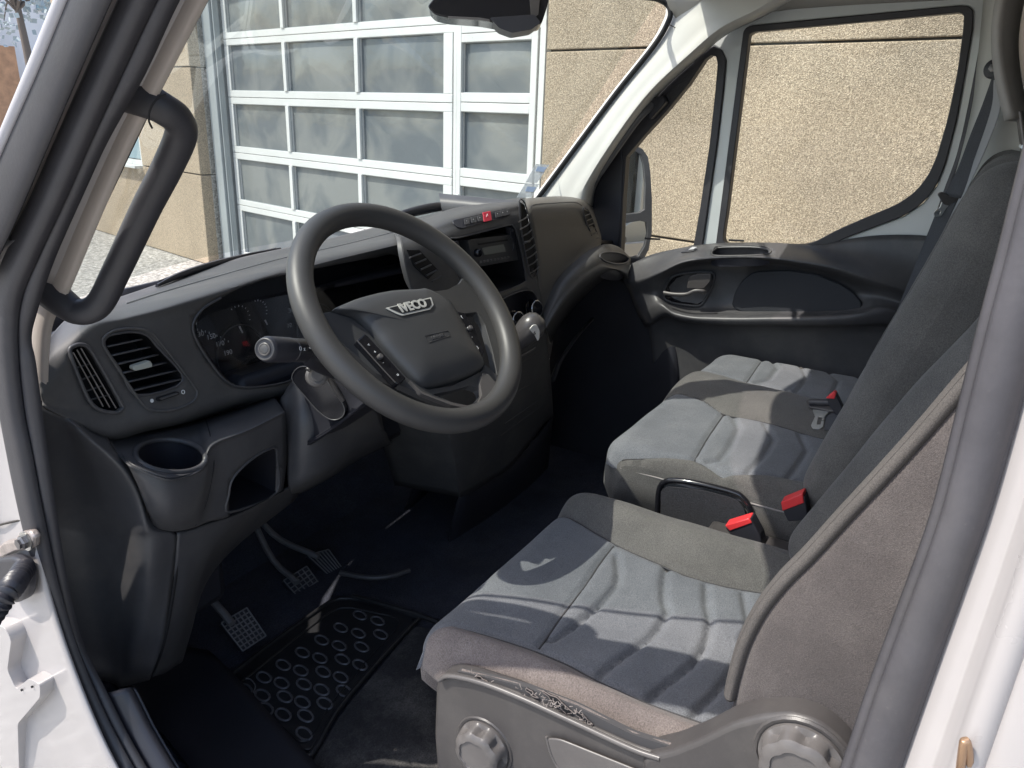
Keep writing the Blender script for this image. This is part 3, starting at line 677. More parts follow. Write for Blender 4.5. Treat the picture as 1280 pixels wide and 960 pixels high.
# near grab handle on the A pillar
gh = thing('grab_handle', 'dark plastic grab handle on the near windscreen pillar', 'grab handle', tuple(U(60, 365, 'x', .03)))
tube('grip', [U(30, 338, 'x', .045), U(55, 358, 'x', .045), U(78, 378, 'x', .05), U(100, 390, 'x', .058), U(124, 380, 'x', .07), U(146, 338, 'x', .082), U(182, 262, 'x', .09), U(208, 212, 'x', .09), U(226, 170, 'x', .085), U(222, 150, 'x', .075), U(204, 136, 'x', .06), U(180, 124, 'x', .05), U(150, 112, 'x', .045), U(130, 104, 'x', .045)],
     lambda s: .0155+.0085*max(0, (abs(2*s-1)-.55)/.45)**1.3, M_rubber, gh, 18, sm=7)
tube('mount_joint', [U(208, 118, 'x', .034), U(196, 124, 'x', .028), U(188, 136, 'x', .024), U(186, 150, 'x', .026), U(190, 160, 'x', .034)], .0010, M_deep, gh, 6)

# ================================================================== PASSENGER DOOR
DX = 1.70
pd = thing('passenger_door', 'closed white passenger door with black trim panel, armrest and two windows', 'van door', (DX, -.2, .7))
def u(pts, x=DX): return [U(px, py, 'x', x) for px, py in pts]
def rp(pts, r): return rnd(pts, r)
outer = u([(772, 150), (800, 118), (830, 86), (858, 62), (885, 42), (925, 24), (970, 9), (1020, -4), (1120, -20), (1236, -24), (1232, 40), (1222, 95), (1208, 155), (1190, 225), (1160, 330), (1130, 430), (1090, 480), (1000, 480), (850, 480), (760, 420), (735, 330), (725, 250), (735, 215)])
tri_o = u([(775, 184), (815, 124), (852, 86), (880, 61), (893, 58), (903, 63), (908, 76), (905, 110), (897, 180), (885, 260), (878, 312), (800, 330), (768, 322), (771, 250)])
win_o = u([(930, 40), (933, 35), (940, 32), (1020, 25), (1120, 15), (1200, 7), (1211, 8), (1217, 14), (1216, 35), (1207, 90), (1196, 150), (1182, 205), (1171, 232), (1154, 254), (1130, 270), (1090, 285), (1050, 300), (1020, 318), (894, 318), (900, 270), (912, 180), (922, 100)])
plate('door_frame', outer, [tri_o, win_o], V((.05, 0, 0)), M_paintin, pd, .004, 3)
M_doorcover = M_dash
# black window seals: rings with depth
win_i = u([(937, 46), (938, 43), (944, 40), (1020, 33), (1120, 24), (1198, 16), (1203, 17), (1205, 20), (1204, 38), (1197, 90), (1185, 148), (1171, 196), (1160, 220), (1144, 240), (1121, 256), (1084, 271), (1045, 288), (1012, 306), (903, 306), (909, 270), (920, 180), (930, 100)])
plate('window_seal', rnd([p+V((-.008, 0, 0)) for p in win_o], .03), [rnd([p+V((-.008, 0, 0)) for p in win_i], .03)], V((.03, 0, 0)), M_rubber, pd, .002, 2)
tri_i = u([(784, 196), (806, 170), (835, 138), (862, 105), (882, 75), (890, 69), (896, 71), (898, 80), (895, 115), (888, 180), (876, 260), (868, 306), (812, 322), (777, 322), (780, 250)])
plate('quarter_window_seal', [p+V((-.008, 0, 0)) for p in tri_o], [[p+V((-.008, 0, 0)) for p in tri_i]], V((.03, 0, 0)), M_rubber, pd, .002, 2)
# mirror sail, black triangle in the corner of the quarter window
sail = u([(736, 236), (775, 178), (779, 200), (777, 260), (772, 322), (748, 318), (735, 290)], DX-.012)
prism('mirror_sail', sail, V((.03, 0, 0)), M_black, pd, .004, 2)
gw = mk('window_pane', u([(925, 20), (1215, 0), (1190, 250), (1040, 320), (880, 330)], DX+.025), [(0, 1, 2, 3, 4)], M_sideg, pd, False)
gq = mk('quarter_pane', u([(765, 150), (893, 50), (908, 60), (880, 318), (770, 330)], DX+.025), [(0, 1, 2, 3, 4)], M_sideg, pd, False)
# grey handle rod along the pillar
tube('pull_rod', [U(*p, 'x', xx) for p, xx in (((820, 126), 1.69), ((812, 134), 1.66), ((798, 148), 1.645), ((780, 172), 1.64), ((762, 198), 1.64), ((747, 220), 1.645), ((738, 234), 1.66), ((735, 246), 1.68))], .0105, mat('grey_rod', (.13, .13, .135), .4, bump=.2, bscale=600), pd, 12)
prism('rod_mount', rp(u([(800, 128), (828, 118), (832, 128), (812, 150)], 1.66), .006), V((.04, 0, 0)), M_black, pd, .004)
for bx in ((803, 299), (908, 301)): tube('seal_lip', [U(bx[0]+9-6, bx[1]-1, 'x', 1.69), U(bx[0]+22, bx[1], 'x', 1.69)], .003, M_deep, pd, 6, sm=1)
# ---- trim card
R0 = [(770, 338, 1.66), (797, 326, 1.66), (815, 318, 1.67), (845, 311, 1.68), (875, 306, 1.69), (905, 303.5, 1.692), (960, 303, 1.692), (1000, 305, 1.69), (1030, 305, 1.69), (1065, 298, 1.69), (1100, 294, 1.69), (1150, 294, 1.69), (1210, 300, 1.69)]
R1 = [(775, 345, 1.65), (800, 336, 1.645), (820, 329, 1.64), (850, 319, 1.65), (880, 312, 1.66), (915, 308, 1.66), (960, 308, 1.66), (1000, 312, 1.66), (1040, 318, 1.67), (1080, 322, 1.672), (1120, 326, 1.675), (1160, 330, 1.68), (1220, 340, 1.68)]
R2 = [(780, 352, 1.64), (803, 346, 1.62), (822, 338, 1.605), (850, 325, 1.60), (880, 320, 1.598), (920, 318, 1.598), (960, 319, 1.598), (1005, 324, 1.60), (1045, 331, 1.61), (1080, 342, 1.62), (1115, 352, 1.64), (1150, 362, 1.66), (1220, 380, 1.67)]
R2b = [(782, 356, 1.638), (806, 350, 1.612), (826, 342, 1.596), (852, 330, 1.592), (881, 325, 1.59), (921, 323, 1.59), (961, 324, 1.59), (1005, 330, 1.592), (1045, 338, 1.602), (1080, 349, 1.615), (1114, 359, 1.637), (1150, 370, 1.66), (1220, 388, 1.67)]
R3 = [(786, 364, 1.645), (812, 358, 1.625), (830, 348, 1.63), (855, 337, 1.65), (884, 333, 1.66), (922, 332, 1.66), (961, 332, 1.66), (1004, 338, 1.66), (1042, 347, 1.66), (1076, 358, 1.66), (1110, 366, 1.66), (1150, 380, 1.67), (1220, 396, 1.675)]
R4 = [(790, 375, 1.65), (815, 366, 1.635), (832, 364, 1.655), (856, 362, 1.668), (886, 362, 1.672), (922, 361, 1.674), (961, 362, 1.674), (1003, 364, 1.674), (1040, 366, 1.674), (1074, 369, 1.672), (1104, 373, 1.668), (1148, 386, 1.67), (1220, 402, 1.678)]
R5 = [(795, 388, 1.65), (820, 375, 1.625), (836, 380, 1.645), (860, 386, 1.655), (888, 388, 1.655), (923, 388, 1.655), (962, 388, 1.655), (1003, 388, 1.655), (1040, 388, 1.652), (1074, 386, 1.648), (1100, 381, 1.645), (1146, 392, 1.66), (1220, 408, 1.678)]
R6 = [(800, 398, 1.65), (824, 382, 1.61), (842, 390, 1.60), (866, 395, 1.598), (892, 396, 1.596), (925, 396.5, 1.596), (964, 396, 1.598), (1003, 396, 1.60), (1042, 395, 1.603), (1078, 392, 1.61), (1108, 386, 1.625), (1146, 398, 1.65), (1220, 414, 1.678)]
R7 = [(806, 408, 1.655), (830, 394, 1.612), (846, 399, 1.602), (868, 403, 1.60), (894, 405, 1.598), (926, 406, 1.598), (964, 406, 1.60), (1003, 407, 1.605), (1042, 407, 1.61), (1078, 406, 1.62), (1108, 404, 1.635), (1146, 412, 1.655), (1220, 424, 1.68)]
R8 = [(812, 420, 1.665), (836, 410, 1.66), (852, 413, 1.655), (872, 416, 1.65), (898, 417, 1.65), (930, 418, 1.65), (966, 418, 1.65), (1005, 418, 1.652), (1042, 418, 1.655), (1078, 418, 1.66), (1108, 420, 1.662), (1146, 426, 1.67), (1220, 436, 1.68)]
R9 = [(822, 520, 1.68), (842, 520, 1.675), (860, 520, 1.67), (880, 520, 1.67), (900, 520, 1.67), (935, 520, 1.67), (970, 520, 1.67), (1010, 520, 1.67), (1046, 520, 1.67), (1080, 520, 1.67), (1110, 520, 1.67), (1150, 520, 1.68), (1220, 520, 1.68)]
R10 = [(x, 640, xx) for x, y, xx in R9]
card = [[U(px, py, 'x', xx) for px, py, xx in r] for r in (R0, R1, R2, R2b, R3, R4, R5, R6, R7, R8, R9, R10)]
_, bcard = patch('trim_card', card, M_dash2, pd, 4, 4, thick=.004, off=1, ret=True, holes=[[(893, 311), (900, 309), (940, 308.5), (958, 311), (962, 316), (948, 318), (900, 319), (891, 317)]])
patch('kick_panel', [[U(px, py, 'x', xx) for px, py, xx in r] for r in ([(700, 322, 1.70), (760, 330, 1.695), (800, 345, 1.69), (832, 380, 1.685)], [(690, 440, 1.70), (750, 440, 1.69), (800, 440, 1.68), (846, 440, 1.668)], [(660, 520, 1.70), (740, 520, 1.69), (800, 520, 1.682), (850, 520, 1.672)], [(600, 640, 1.70), (700, 640, 1.69), (800, 640, 1.682), (850, 640, 1.674)])], M_black, pd, 4, 4, thick=.004)
# armrest tray recess and switch
tr = [(893, 310), (900, 308), (940, 307.5), (960, 310), (963, 316), (948, 319), (900, 320), (890, 318)]
hp = hits(bcard, tr, .0005)
tube('tray_rim', hp, .002, M_dash, pd, 6, True, 3)
bp_ = [p+V((.004, 0, -.03)) for p in hp]; hp2 = [p+V((0, 0, 0)) for p in hp]
mk('tray_well', hp2+bp_, [(i, (i+1) % 8, 8+(i+1) % 8, 8+i) for i in range(8)]+[tuple(range(8, 16))], M_black, pd)
sw = hits(bcard, [(851, 317), (866, 315), (872, 313), (860, 312)], .001)
prism('window_switch', sw, V((0, 0, .003)), M_black, pd, .001)
sw = hits(bcard, [(861, 315), (868, 314), (872, 312), (866, 311.5)], .005)
prism('switch_rocker', sw, V((0, 0, .003)), mat('switch_light', (.45, .45, .46), .35), pd, .001)
# release handle bezel and lever
bz = [(829, 372), (831, 358), (840, 345), (855, 340.5), (880, 339.5), (892, 341), (893, 350), (888, 364), (880, 378), (872, 383), (850, 381), (836, 378)]
hz = hits(bcard, bz, .004)
tube('handle_bezel', hz, .0035, M_dash2, pd, 8, True, 4)
ctr = sum(hz, V())/len(hz)
mk('handle_bowl', hz+[p.lerp(ctr, .25)+V((.018, 0, 0)) for p in hz], [(i, (i+1) % 12, 12+(i+1) % 12, 12+i) for i in range(12)]+[tuple(range(12, 24))], M_gloss, pd)
tube('handle_lever', [U(*p, 'x', xx) for p, xx in (((830, 366), 1.60), ((842, 368), 1.597), ((858, 368), 1.597), ((868, 364), 1.60), ((878, 364), 1.603), ((881, 366), 1.61))], lambda s: .0065, M_knob, pd, 10, flat=.8)
prism('handle_plate', rnd([U(*p, 'x', 1.612) for p in ((858, 361), (861, 346), (872, 342), (889, 342), (888, 352), (880, 361))], .006), V((.01, 0, 0)), M_trim, pd, .002)
# pocket panel with fabric grey-black inlay, divider rib
pk = rnd([U(*p, 'x', 1.650) for p in ((914, 383), (918, 366), (928, 350), (942, 340), (985, 338), (1020, 343), (1050, 355), (1068, 367), (1078, 380), (1074, 388), (1000, 391), (930, 392))], .012)
prism('pocket_inlay', pk, V((.01, 0, 0)), mat('pocket_inlay', (.028, .030, .036), .7, bump=.3, bscale=500, flat=False), pd, .003, 2)
# door mirror outside the glass
dm = thing('door_mirror', 'grey two-part wing mirror outside the passenger quarter window', 'wing mirror', tuple(U(800, 250, 'x', 1.98)))
MX = 1.98; mn = (ray(798, 250).normalized()*-1); 
mc = U(798, 250, 'x', MX)
mnn = V((-.80, -.60, 0.02)).normalized()
def mq(px, py, off=0): return UN(px, py, mc+mnn*off, mnn)
sh = [mq(*p, 0) for p in [(766, 192), (775, 181), (792, 181), (803, 186), (810, 196), (813, 215), (815, 250), (815, 290), (811, 312), (804, 325), (760, 345)]]
M_mshell = mat('mirror_shell', (.10, .10, .105), .45, bump=.2, bscale=400)
h1 = [mq(*p, 0) for p in [(772, 196), (779, 190), (793, 188), (801, 193), (805, 206), (807, 230), (806, 262), (800, 266), (768, 270)]]
h2 = [mq(*p, 0) for p in [(768, 281), (800, 276), (808, 278), (810, 292), (806, 308), (799, 320), (764, 330)]]
plate('shell', sh, [h1, h2], mnn*-.05, M_mshell, dm, .004, 3)
prism('shell_back', [p-mnn*.05 for p in sh], mnn*-.05, M_mshell, dm, .01, 3)
prism('upper_glass', [p-mnn*.012 for p in h1], mnn*-.01, M_mirror, dm)
prism('lower_glass', [p-mnn*.012 for p in h2], mnn*-.01, M_mirror, dm)
tube('arm', [mq(776, 300, -.02), U(770, 300, 'x', 1.75)], .02, M_black, dm, 10, sm=1)

# ================================================================== SEATS
def sdrr(x, y, W_, L_, r):
    """signed distance inside (positive) of a rounded rectangle"""
    qx = abs(x-W_/2)-(W_/2-r); qy = abs(y-L_/2)-(L_/2-r)
    return -(min(max(qx, qy), 0)+sqrt(max(qx, 0)**2+max(qy, 0)**2)-r)
def dseg(p, a, b):
    ax, ay = a; bx, by = b; px, py = p; dx, dy = bx-ax, by-ay; L2 = dx*dx+dy*dy
    t = max(0, min(1, ((px-ax)*dx+(py-ay)*dy)/L2)) if L2 else 0
    return sqrt((px-ax-t*dx)**2+(py-ay-t*dy)**2)
def dpl(p, pl): return min(dseg(p, a, b) for a, b in zip(pl[:-1], pl[1:]))
def xat(pl, y):
    for a, b in zip(pl[:-1], pl[1:]):
        lo, hi = sorted((a[1], b[1]))
        if lo <= y <= hi and hi > lo: return a[0]+(b[0]-a[0])*(y-a[1])/(b[1]-a[1])
    return pl[0][0] if y < pl[0][1] else pl[-1][0]
def pad(parent, W_, L_, rc, r, skirt, ztop, T, zone, mats, names, grooves, nx=110, ny=120, gw=.006, snapx=(), snapy=(), seams=()):
    """upholstered cushion: rounded outline, soft edge, sewn grooves; split into the parts named by zone()"""
    def edge(n_, tot):
        o = []
        for i in range(n_+1):
            t = i/n_; o.append(tot*(t-.10*sin(4*pi*t)/(2*pi)*0-.12*sin(2*pi*t)/(2*pi)*2))
        return o
    ys = edge(ny, L_); P_ = []; Q = []
    for y in ys:
        inset = 0
        if y < rc: inset = rc-sqrt(max(0, rc*rc-(rc-y)**2))
        if y > L_-rc: inset = rc-sqrt(max(0, rc*rc-(rc-(L_-y))**2))
        row = []; q = []
        xs = [inset+(W_-2*inset)*s for s in edge(nx, 1.0)]
        for pl in snapx:
            xt = xat(pl, y); k = min(range(1, nx), key=lambda q_: abs(xs[q_]-xt))
            if abs(xs[k]-xt) < .02: xs[k] = xt
        for x in xs:
            yy = y
            for pl, x0_, x1_ in snapy:
                if x0_ < x < x1_:
                    yt = xat([(p[1], p[0]) for p in pl], x)
                    if abs(yt-y) <= L_/ny*.72: yy = yt
            x, y_ = x, yy
            z0_ = 0 
            d = max(0, sdrr(x, y_, W_, L_, rc))
            z = ztop(x, y_)
            if d < r: z -= r-sqrt(max(0, r*r-(r-d)**2))
            for g_, dep in grooves:
                gd_ = dpl((x, y_), g_)
                if gd_ < gw*3: z -= dep*math.exp(-(gd_/gw)**2)
            row.append((x, y_, z)); q.append((x, y_))
        P_.append(row); Q.append(q)
    nc = nx+1; zones = {}
    for i in range(ny):
        for j in range(nx):
            c = ((Q[i][j][0]+Q[i+1][j+1][0])/2, (Q[i][j][1]+Q[i+1][j+1][1])/2)
            zones.setdefault(zone(*c), []).append((i, j))
    out = {}
    for zn, cells in zones.items():
        ids = {}; vs = []; fs = []
        for i, j in cells:
            f = []
            for a, b in ((i, j), (i, j+1), (i+1, j+1), (i+1, j)):
                if (a, b) not in ids: ids[(a, b)] = len(vs); vs.append(T(*P_[a][b]))
                f.append(ids[(a, b)])
            fs.append(tuple(f))
        out[zn] = mk(names[zn], vs, fs, mats[zn], parent, True, 80)
    for sm_, dep in seams:
        pts_ = []
        for p in cr([(a[0], a[1], 0) for a in sm_], 5):
            if .004 < p.y < L_-.004 and .004 < p.x < W_-.004 and sdrr(p.x, p.y, W_, L_, rc) > .004:
                d = sdrr(p.x, p.y, W_, L_, rc); z = ztop(p.x, p.y)-dep
                if d < r: z -= r-sqrt(max(0, r*r-(r-d)**2))
                pts_.append(T(p.x, p.y, z+.0004))
        if len(pts_) > 3: tube('sewn_seam', pts_, .0016, M_seamd, parent, 6, sm=1)
    # skirt
    loop = [(0, j) for j in range(nc)]+[(i, nx) for i in range(1, ny+1)]+[(ny, j) for j in range(nx-1, -1, -1)]+[(i, 0) for i in range(ny-1, 0, -1)]
    vs = []; fs = []; K = len(loop); st = 8
    cx, cy = W_/2, L_/2
    for k in range(st+1):
        t = k/st
        for a, b in loop:
            x, y, z = P_[a][b]; sc_ = 1+(.012*sin(pi*t*.9))-.16*max(0, t-.35)
            vs.append(T(cx+(x-cx)*sc_, cy+(y-cy)*sc_, z-skirt*t))
    for k in range(st):
        for i in range(K): fs.append((k*K+i, k*K+(i+1) % K, (k+1)*K+(i+1) % K, (k+1)*K+i))
    out['skirt'] = mk(names['skirt'], vs, fs, mats['skirt'], parent, True, 80)
    return out, P_
def bump1(t, a, b):  # smooth 0..1
    t = max(0, min(1, (t-a)/(b-a))); return t*t*(3-2*t)

# ---- driver seat
ds = thing('driver_seat', 'worn dark cloth driver seat with blue-grey quilted insert nearest the open door', 'seat', (.5, -.4, .62))
DW, DL = .508, .525; DXo, DYo, DZ = .248, -.156, 1.0
def Td(x, y, z): return V((DXo+x, DYo-y, DZ+z-.02*0))
def tl(pts): return [(U(px, py, 'z', DZ).x-DXo, DYo-U(px, py, 'z', DZ).y) for px, py in pts]
near_seam = tl([(512, 800), (545, 785), (574, 784), (620, 795), (667, 810), (708, 828), (749, 850), (808, 874), (867, 894), (930, 918)])
far_seam = tl([(690, 628), (699, 638), (730, 654), (774, 679), (815, 698), (855, 716), (910, 730), (967, 741), (1000, 748)])
front_seam = tl([(767, 679), (750, 700), (730, 729), (700, 768), (674, 807)])
ribs = [tl(p) for p in ([(771, 692), (774, 712), (771, 728), (755, 747), (736, 762), (715, 780), (690, 797)],
        [(833, 707), (830, 728), (831, 747), (836, 758), (826, 776), (814, 791), (795, 805), (780, 816), (762, 832), (749, 847)],
        [(883, 729), (884, 750), (889, 770), (886, 790), (878, 810), (867, 826), (850, 840), (836, 850), (822, 862), (811, 872)],
        [(930, 740), (934, 758), (939, 776), (936, 796), (926, 818), (912, 840), (896, 860), (867, 890)],
        [(975, 748), (980, 780), (970, 815), (950, 850), (930, 880), (915, 905)])]
fy = sum(p[1] for p in front_seam)/len(front_seam)
def zd(x, y):
    xn, xf = xat(near_seam, y), xat(far_seam, y)
    b = 0
    if x < xn: b = .022*bump1((xn-x)/max(.01, xn), 0, .6)
    elif x > xf: b = .030*bump1((x-xf)/max(.01, DW-xf), 0, .6)
    mid = -.010*sin(pi*max(0, min(1, (x-xn)/(xf-xn))))*bump1(y, .05, .25)
    puff = 0
    if xn < x < xf and y > fy: puff = .002*sin(pi*(x-xn)/(xf-xn))
    return b+mid+puff+.004*noise.noise(V((x*9, y*9, 3)))
def zoned(x, y):
    if x < xat(near_seam, y): return 'near'
    if x > xat(far_seam, y): return 'far'
    return 'insert' if y > xat([(p[1], p[0]) for p in front_seam], x) else 'front'
pad(ds, DW, DL, .062, .050, .065, zd, Td, zoned, dict(near=M_clothside, far=M_cloth, insert=M_insert, front=M_insert, skirt=M_clothside),
    dict(near='cushion_bolster', far='cushion_bolster', insert='seat_insert', front='front_panel', skirt='cushion_side'),
    [(near_seam, .006), (far_seam, .006), (front_seam, .005)]+[(r, .0095) for r in ribs], 150, 150, .0055, [near_seam, far_seam], [(front_seam, front_seam[-1][0], front_seam[0][0])], [(near_seam, .006), (far_seam, .006), (front_seam, .005)])
# tube seams around the edge of the cushion cover
tube('seam', [Td(.004, .06, -.050), Td(.0, .12, -.048), Td(.0, .22, -.046), Td(.0, .32, -.046), Td(.0, .44, -.044)], .003, M_seam, ds, 6)
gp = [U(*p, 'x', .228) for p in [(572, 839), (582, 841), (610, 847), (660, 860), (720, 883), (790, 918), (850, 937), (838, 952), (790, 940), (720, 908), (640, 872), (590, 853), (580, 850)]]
prism('gap_shade_strip', gp, V((.008, 0, 0)), M_seamd, ds)  # dark strip laid over the gap above the trim, standing in for its shade
tube('seam', [U(*p, 'x', .232) for p in [(578, 838), (592, 842), (606, 845), (656, 858), (720, 881), (790, 916), (850, 934)]], .0022, M_clothside, ds, 8)
# frayed foam holes along the worn bolster
ff = []; fv = []
rr = random.Random(3)
for cx, cy, n_, sz in ((606, 851, 8, 7), (692, 878, 30, 14), (730, 897, 8, 7), (660, 865, 5, 9)):
    for k in range(n_):
        a = rr.gauss(0, 1)*sz; px = cx+a; py = cy+a*.42+rr.gauss(0, 2.6)
        p = U(px, py, 'x', .2245-rr.random()*.004); q = p+V((rr.uniform(-.003, .001), rr.uniform(-.006, .006), rr.uniform(-.007, .006)))
        tube('x', [p, p.lerp(q, .5)+V((-.002, rr.uniform(-.002, .002), rr.uniform(-.002, .002))), q], .0005, None, None, 3, sm=2, join=(fv, ff))
o = mk('frayed_threads', fv, ff, mat('frayed_foam', (.24, .21, .195), .9, flat=True), ds); o['kind'] = 'stuff'
for cx, cy, s_ in ((606, 853, .008), (698, 880, .013), (728, 897, .008), (664, 866, .006)):
    c = U(cx, cy, 'x', .2262); e_ = [c+V((0, cos(t)*s_*1.4*(1+.25*sin(3*t+cx)), sin(t)*s_*.45*(1+.3*sin(5*t+cy))))+V((0, 0, cos(t)*s_*.5)) for t in [2*pi*k/14 for k in range(14)]]
    prism('tear', e_, V((.002, 0, 0)), M_deep, ds)
    tube('torn_edge', e_, .0007, mat('torn_edge', (.17, .145, .135), .95, bump=1, bscale=500) if cx == 606 else bpy.data.materials['torn_edge'], ds, 6, True, 2)
# ---- driver backrest (local x across, y up the back, z out of the front face)
ang = RAD(24); bo = V((.268, -.565, 1.02)); byv = V((0, -sin(ang), cos(ang))); bzv = V((0, cos(ang), sin(ang)))
BW, BL = .492, .66
def Tb(x, y, z): return bo+V((1, 0, 0))*x+byv*y+bzv*z
def tb(pts): 
    o = []
    for px, py in pts:
        p = UN(px, py, bo, bzv)-bo; o.append((p.x, p.dot(byv)))
    return o
bs_f = [(BW-.12, -.1), (BW-.12, .1), (BW-.14, .22), (BW-.135, .40), (BW-.15, .9)]
bs_n = [(.12, -.1), (.12, .1), (.14, .22), (.135, .40), (.15, .9)]
brib = [[(BW/2+(i/8-.5)*.2, .10+.072*k-.03*sin(pi*i/8)) for i in range(9)] for k in range(6)]
def zb(x, y):
    xn, xf = xat(bs_n, y), xat(bs_f, y); b = -.035-.025*(1-bump1(x, .0, .12))
    tap = 1-.35*bump1(y, .3, .62)
    if x < xn: b += .030*bump1((xn-x)/xn, 0, .55)*tap
    elif x > xf: b += .055*bump1((x-xf)/(BW-xf), 0, .55)*tap
    return b+.003*noise.noise(V((x*9, y*9, 7)))-.05*bump1(y, .5, .66)*0
def zoneb(x, y):
    if x < xat(bs_n, y): return 'near'
    if x > xat(bs_f, y): return 'far'
    return 'insert'
pad(ds, BW, BL, .07, .05, .17, zb, Tb, zoneb, dict(near=M_cloth, far=M_cloth, insert=M_insert, skirt=M_clothside),
    dict(near='backrest_bolster', far='backrest_bolster', insert='backrest_insert', skirt='backrest_side'),
    [(bs_n, .005), (bs_f, .005)]+[(r, .004) for r in brib], 80, 90)
# zigzag stitched piping along the near edge of the backrest
pipe = [(919, 868), (926, 838), (938, 800), (958, 762), (985, 727), (1018, 694), (1060, 648), (1108, 597), (1160, 540), (1212, 480), (1262, 424)]
pp = cr([U(px, py, 'x', .268) for px, py in pipe], 5)
rows_ = []
for i, p in enumerate(pp):
    t = (pp[min(i+1, len(pp)-1)]-pp[max(0, i-1)]).normalized(); nn = t.cross(V((1, 0, 0))).normalized()
    if nn.y < 0: nn = -nn
    w_ = .007
    rows_.append([p+V((.0, 0, 0))+nn*(w_*k/6)+V((-.004-.006*sin(pi*k/6), 0, 0)) for k in range(-1, 7)]+[p+nn*(w_-.002)+V((.008, 0, 0)), p+nn*(-.03)+V((.016, 0, 0))])
def quilt(p, i, j): return p+V((-.0004*((i % 2)*2-1), 0, 0))*(1 if 6 < j < 40 else 0)
patch('backrest_piping', rows_, M_pipe, ds, 4, 4, thick=.004, fn=quilt)
# stitch marks across the piping, merged: too many to pick apart
sv = []; sf = []
for i in range(0, len(rows_)*6-12):
    f = i/6; a = int(f); t = f-a
    def at(k, lift): 
        r = rows_[a][k].lerp(rows_[a+1][k], t); return r+V((-lift, 0, 0))
    tube('x', [at(2, .0006), at(4, .0010), at(6, .0006)], .0005, None, None, 4, sm=1, join=(sv, sf))
o = mk('stitching', sv, sf, mat('stitch_thread', (.27, .245, .235), .9, flat=True), ds); o['kind'] = 'stuff'
tube('piping_seam', [r[1]+V((-.002, 0, 0)) for r in rows_], .0016, M_seam, ds, 6, sm=1)
# side panel of the backrest (brown grey cloth, shade put into its colour), real thickness behind the piping
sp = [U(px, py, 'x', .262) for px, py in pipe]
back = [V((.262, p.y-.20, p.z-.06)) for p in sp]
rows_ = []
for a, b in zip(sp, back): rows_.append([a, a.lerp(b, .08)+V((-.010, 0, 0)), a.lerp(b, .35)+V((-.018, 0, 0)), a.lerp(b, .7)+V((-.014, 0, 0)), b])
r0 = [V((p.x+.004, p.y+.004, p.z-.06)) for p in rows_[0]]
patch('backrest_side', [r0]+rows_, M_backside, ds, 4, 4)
# side trim with knobs
TX = .222
tp = rnd([U(*p, 'x', TX) for p in [(544, 858), (549, 846), (562, 843), (585, 848), (640, 866), (720, 902), (790, 934), (838, 950), (862, 1010), (800, 1100), (600, 1150), (560, 1100), (548, 1000), (542, 920)]], .012)
prism('side_trim', tp, V((.03, 0, 0)), M_trim, ds, .006, 3)
tp2 = rnd([U(*p, 'x', TX-.006) for p in [(800, 948), (838, 940), (875, 925), (912, 906), (950, 896), (990, 893), (1025, 904), (1055, 930), (1075, 965), (1085, 1010), (1060, 1080), (960, 1090), (860, 1060), (815, 1000)]], .012)
prism('recliner_cover', tp2, V((.04, 0, 0)), M_trim, ds, .006, 3)
tube('trim_edge', [U(*p, 'x', TX-.004) for p in [(549, 850), (562, 845), (600, 853), (650, 872), (720, 904), (790, 936), (825, 948)]], .0035, M_knob, ds, 8)
rd = [U(*p, 'x', TX-.0035) for p in [(683, 921), (700, 922), (800, 962), (830, 1000), (720, 1000), (697, 960)]]
prism('trim_recess', rnd(rd, .008), V((-.003, 0, 0)), M_knob, ds, .0012, 2)
tube('recess_edge', [U(*p, 'x', TX-.006) for p in [(683, 921), (690, 945), (705, 965), (760, 992), (800, 1010)]], .0018, M_knob, ds, 6)
def knob(px, py, R_, x, hgt):
    c = U(px, py, 'x', x)
    def wob(th, h): 
        return 1-.17*(0.5+0.5*cos(8*th))**2*(1 if .004 < h < hgt-.004 else .35 if h >= hgt-.004 else 0)
    lathe('adjuster_knob', [(R_*1.02, 0), (R_*1.02, .004), (R_, .006), (R_*.97, hgt*.5), (R_*.92, hgt-.004), (R_*.80, hgt), (R_*.66, hgt+.001), (R_*.63, hgt-.001), (R_*.2, hgt-.0015)], c, (-1, 0, 0), M_knob, ds, 64, wob)
    tube('knob_collar', [c+V((.001, cos(t)*R_*1.12, sin(t)*R_*1.12)) for t in [2*pi*k/24 for k in range(24)]], .003, M_trim, ds, 6, True, 1)
knob(606, 932, .036, TX, .024); knob(1002, 950, .040, TX-.006, .024)
# seat pedestal
box('pedestal', (.50, -.42, .76), (.40, .42, .30), M_black, ds, .01)
# ---- passenger bench
bn = thing('passenger_bench', 'two-person dark cloth passenger bench seat with blue-grey inserts beside the far door', 'seat', (1.25, -.4, .62))
NW, NL = .79, .46; NX, NY, NZ = .845, -.165, 1.075
def Tn(x, y, z): return V((NX+x, NY-y-.03*sin(pi*x/NW)*0, NZ+z))
def tn(pts): return [(U(px, py, 'z', NZ).x-NX, NY-U(px, py, 'z', NZ).y) for px, py in pts]
n1 = tn([(768, 556), (800, 562), (868, 574), (905, 588), (960, 594), (1020, 606)])
n2 = tn([(826, 492), (845, 490), (880, 500), (905, 516), (960, 528), (1020, 545), (1080, 560)])
n3 = tn([(838, 466), (870, 462), (905, 470), (932, 478), (985, 490), (1060, 510)])
n4 = tn([(895, 424), (925, 430), (957, 443), (1000, 455), (1050, 463), (1100, 468)])
f1 = tn([(868, 574), (885, 545), (905, 516)]); f2 = tn([(932, 478), (945, 460), (957, 443)])
nr1 = [tn(p) for p in ([(916, 520), (924, 535), (912, 558), (900, 575), (885, 576)], [(957, 530), (968, 548), (955, 570), (935, 590)], [(1000, 542), (1010, 560), (995, 585), (985, 598)])]
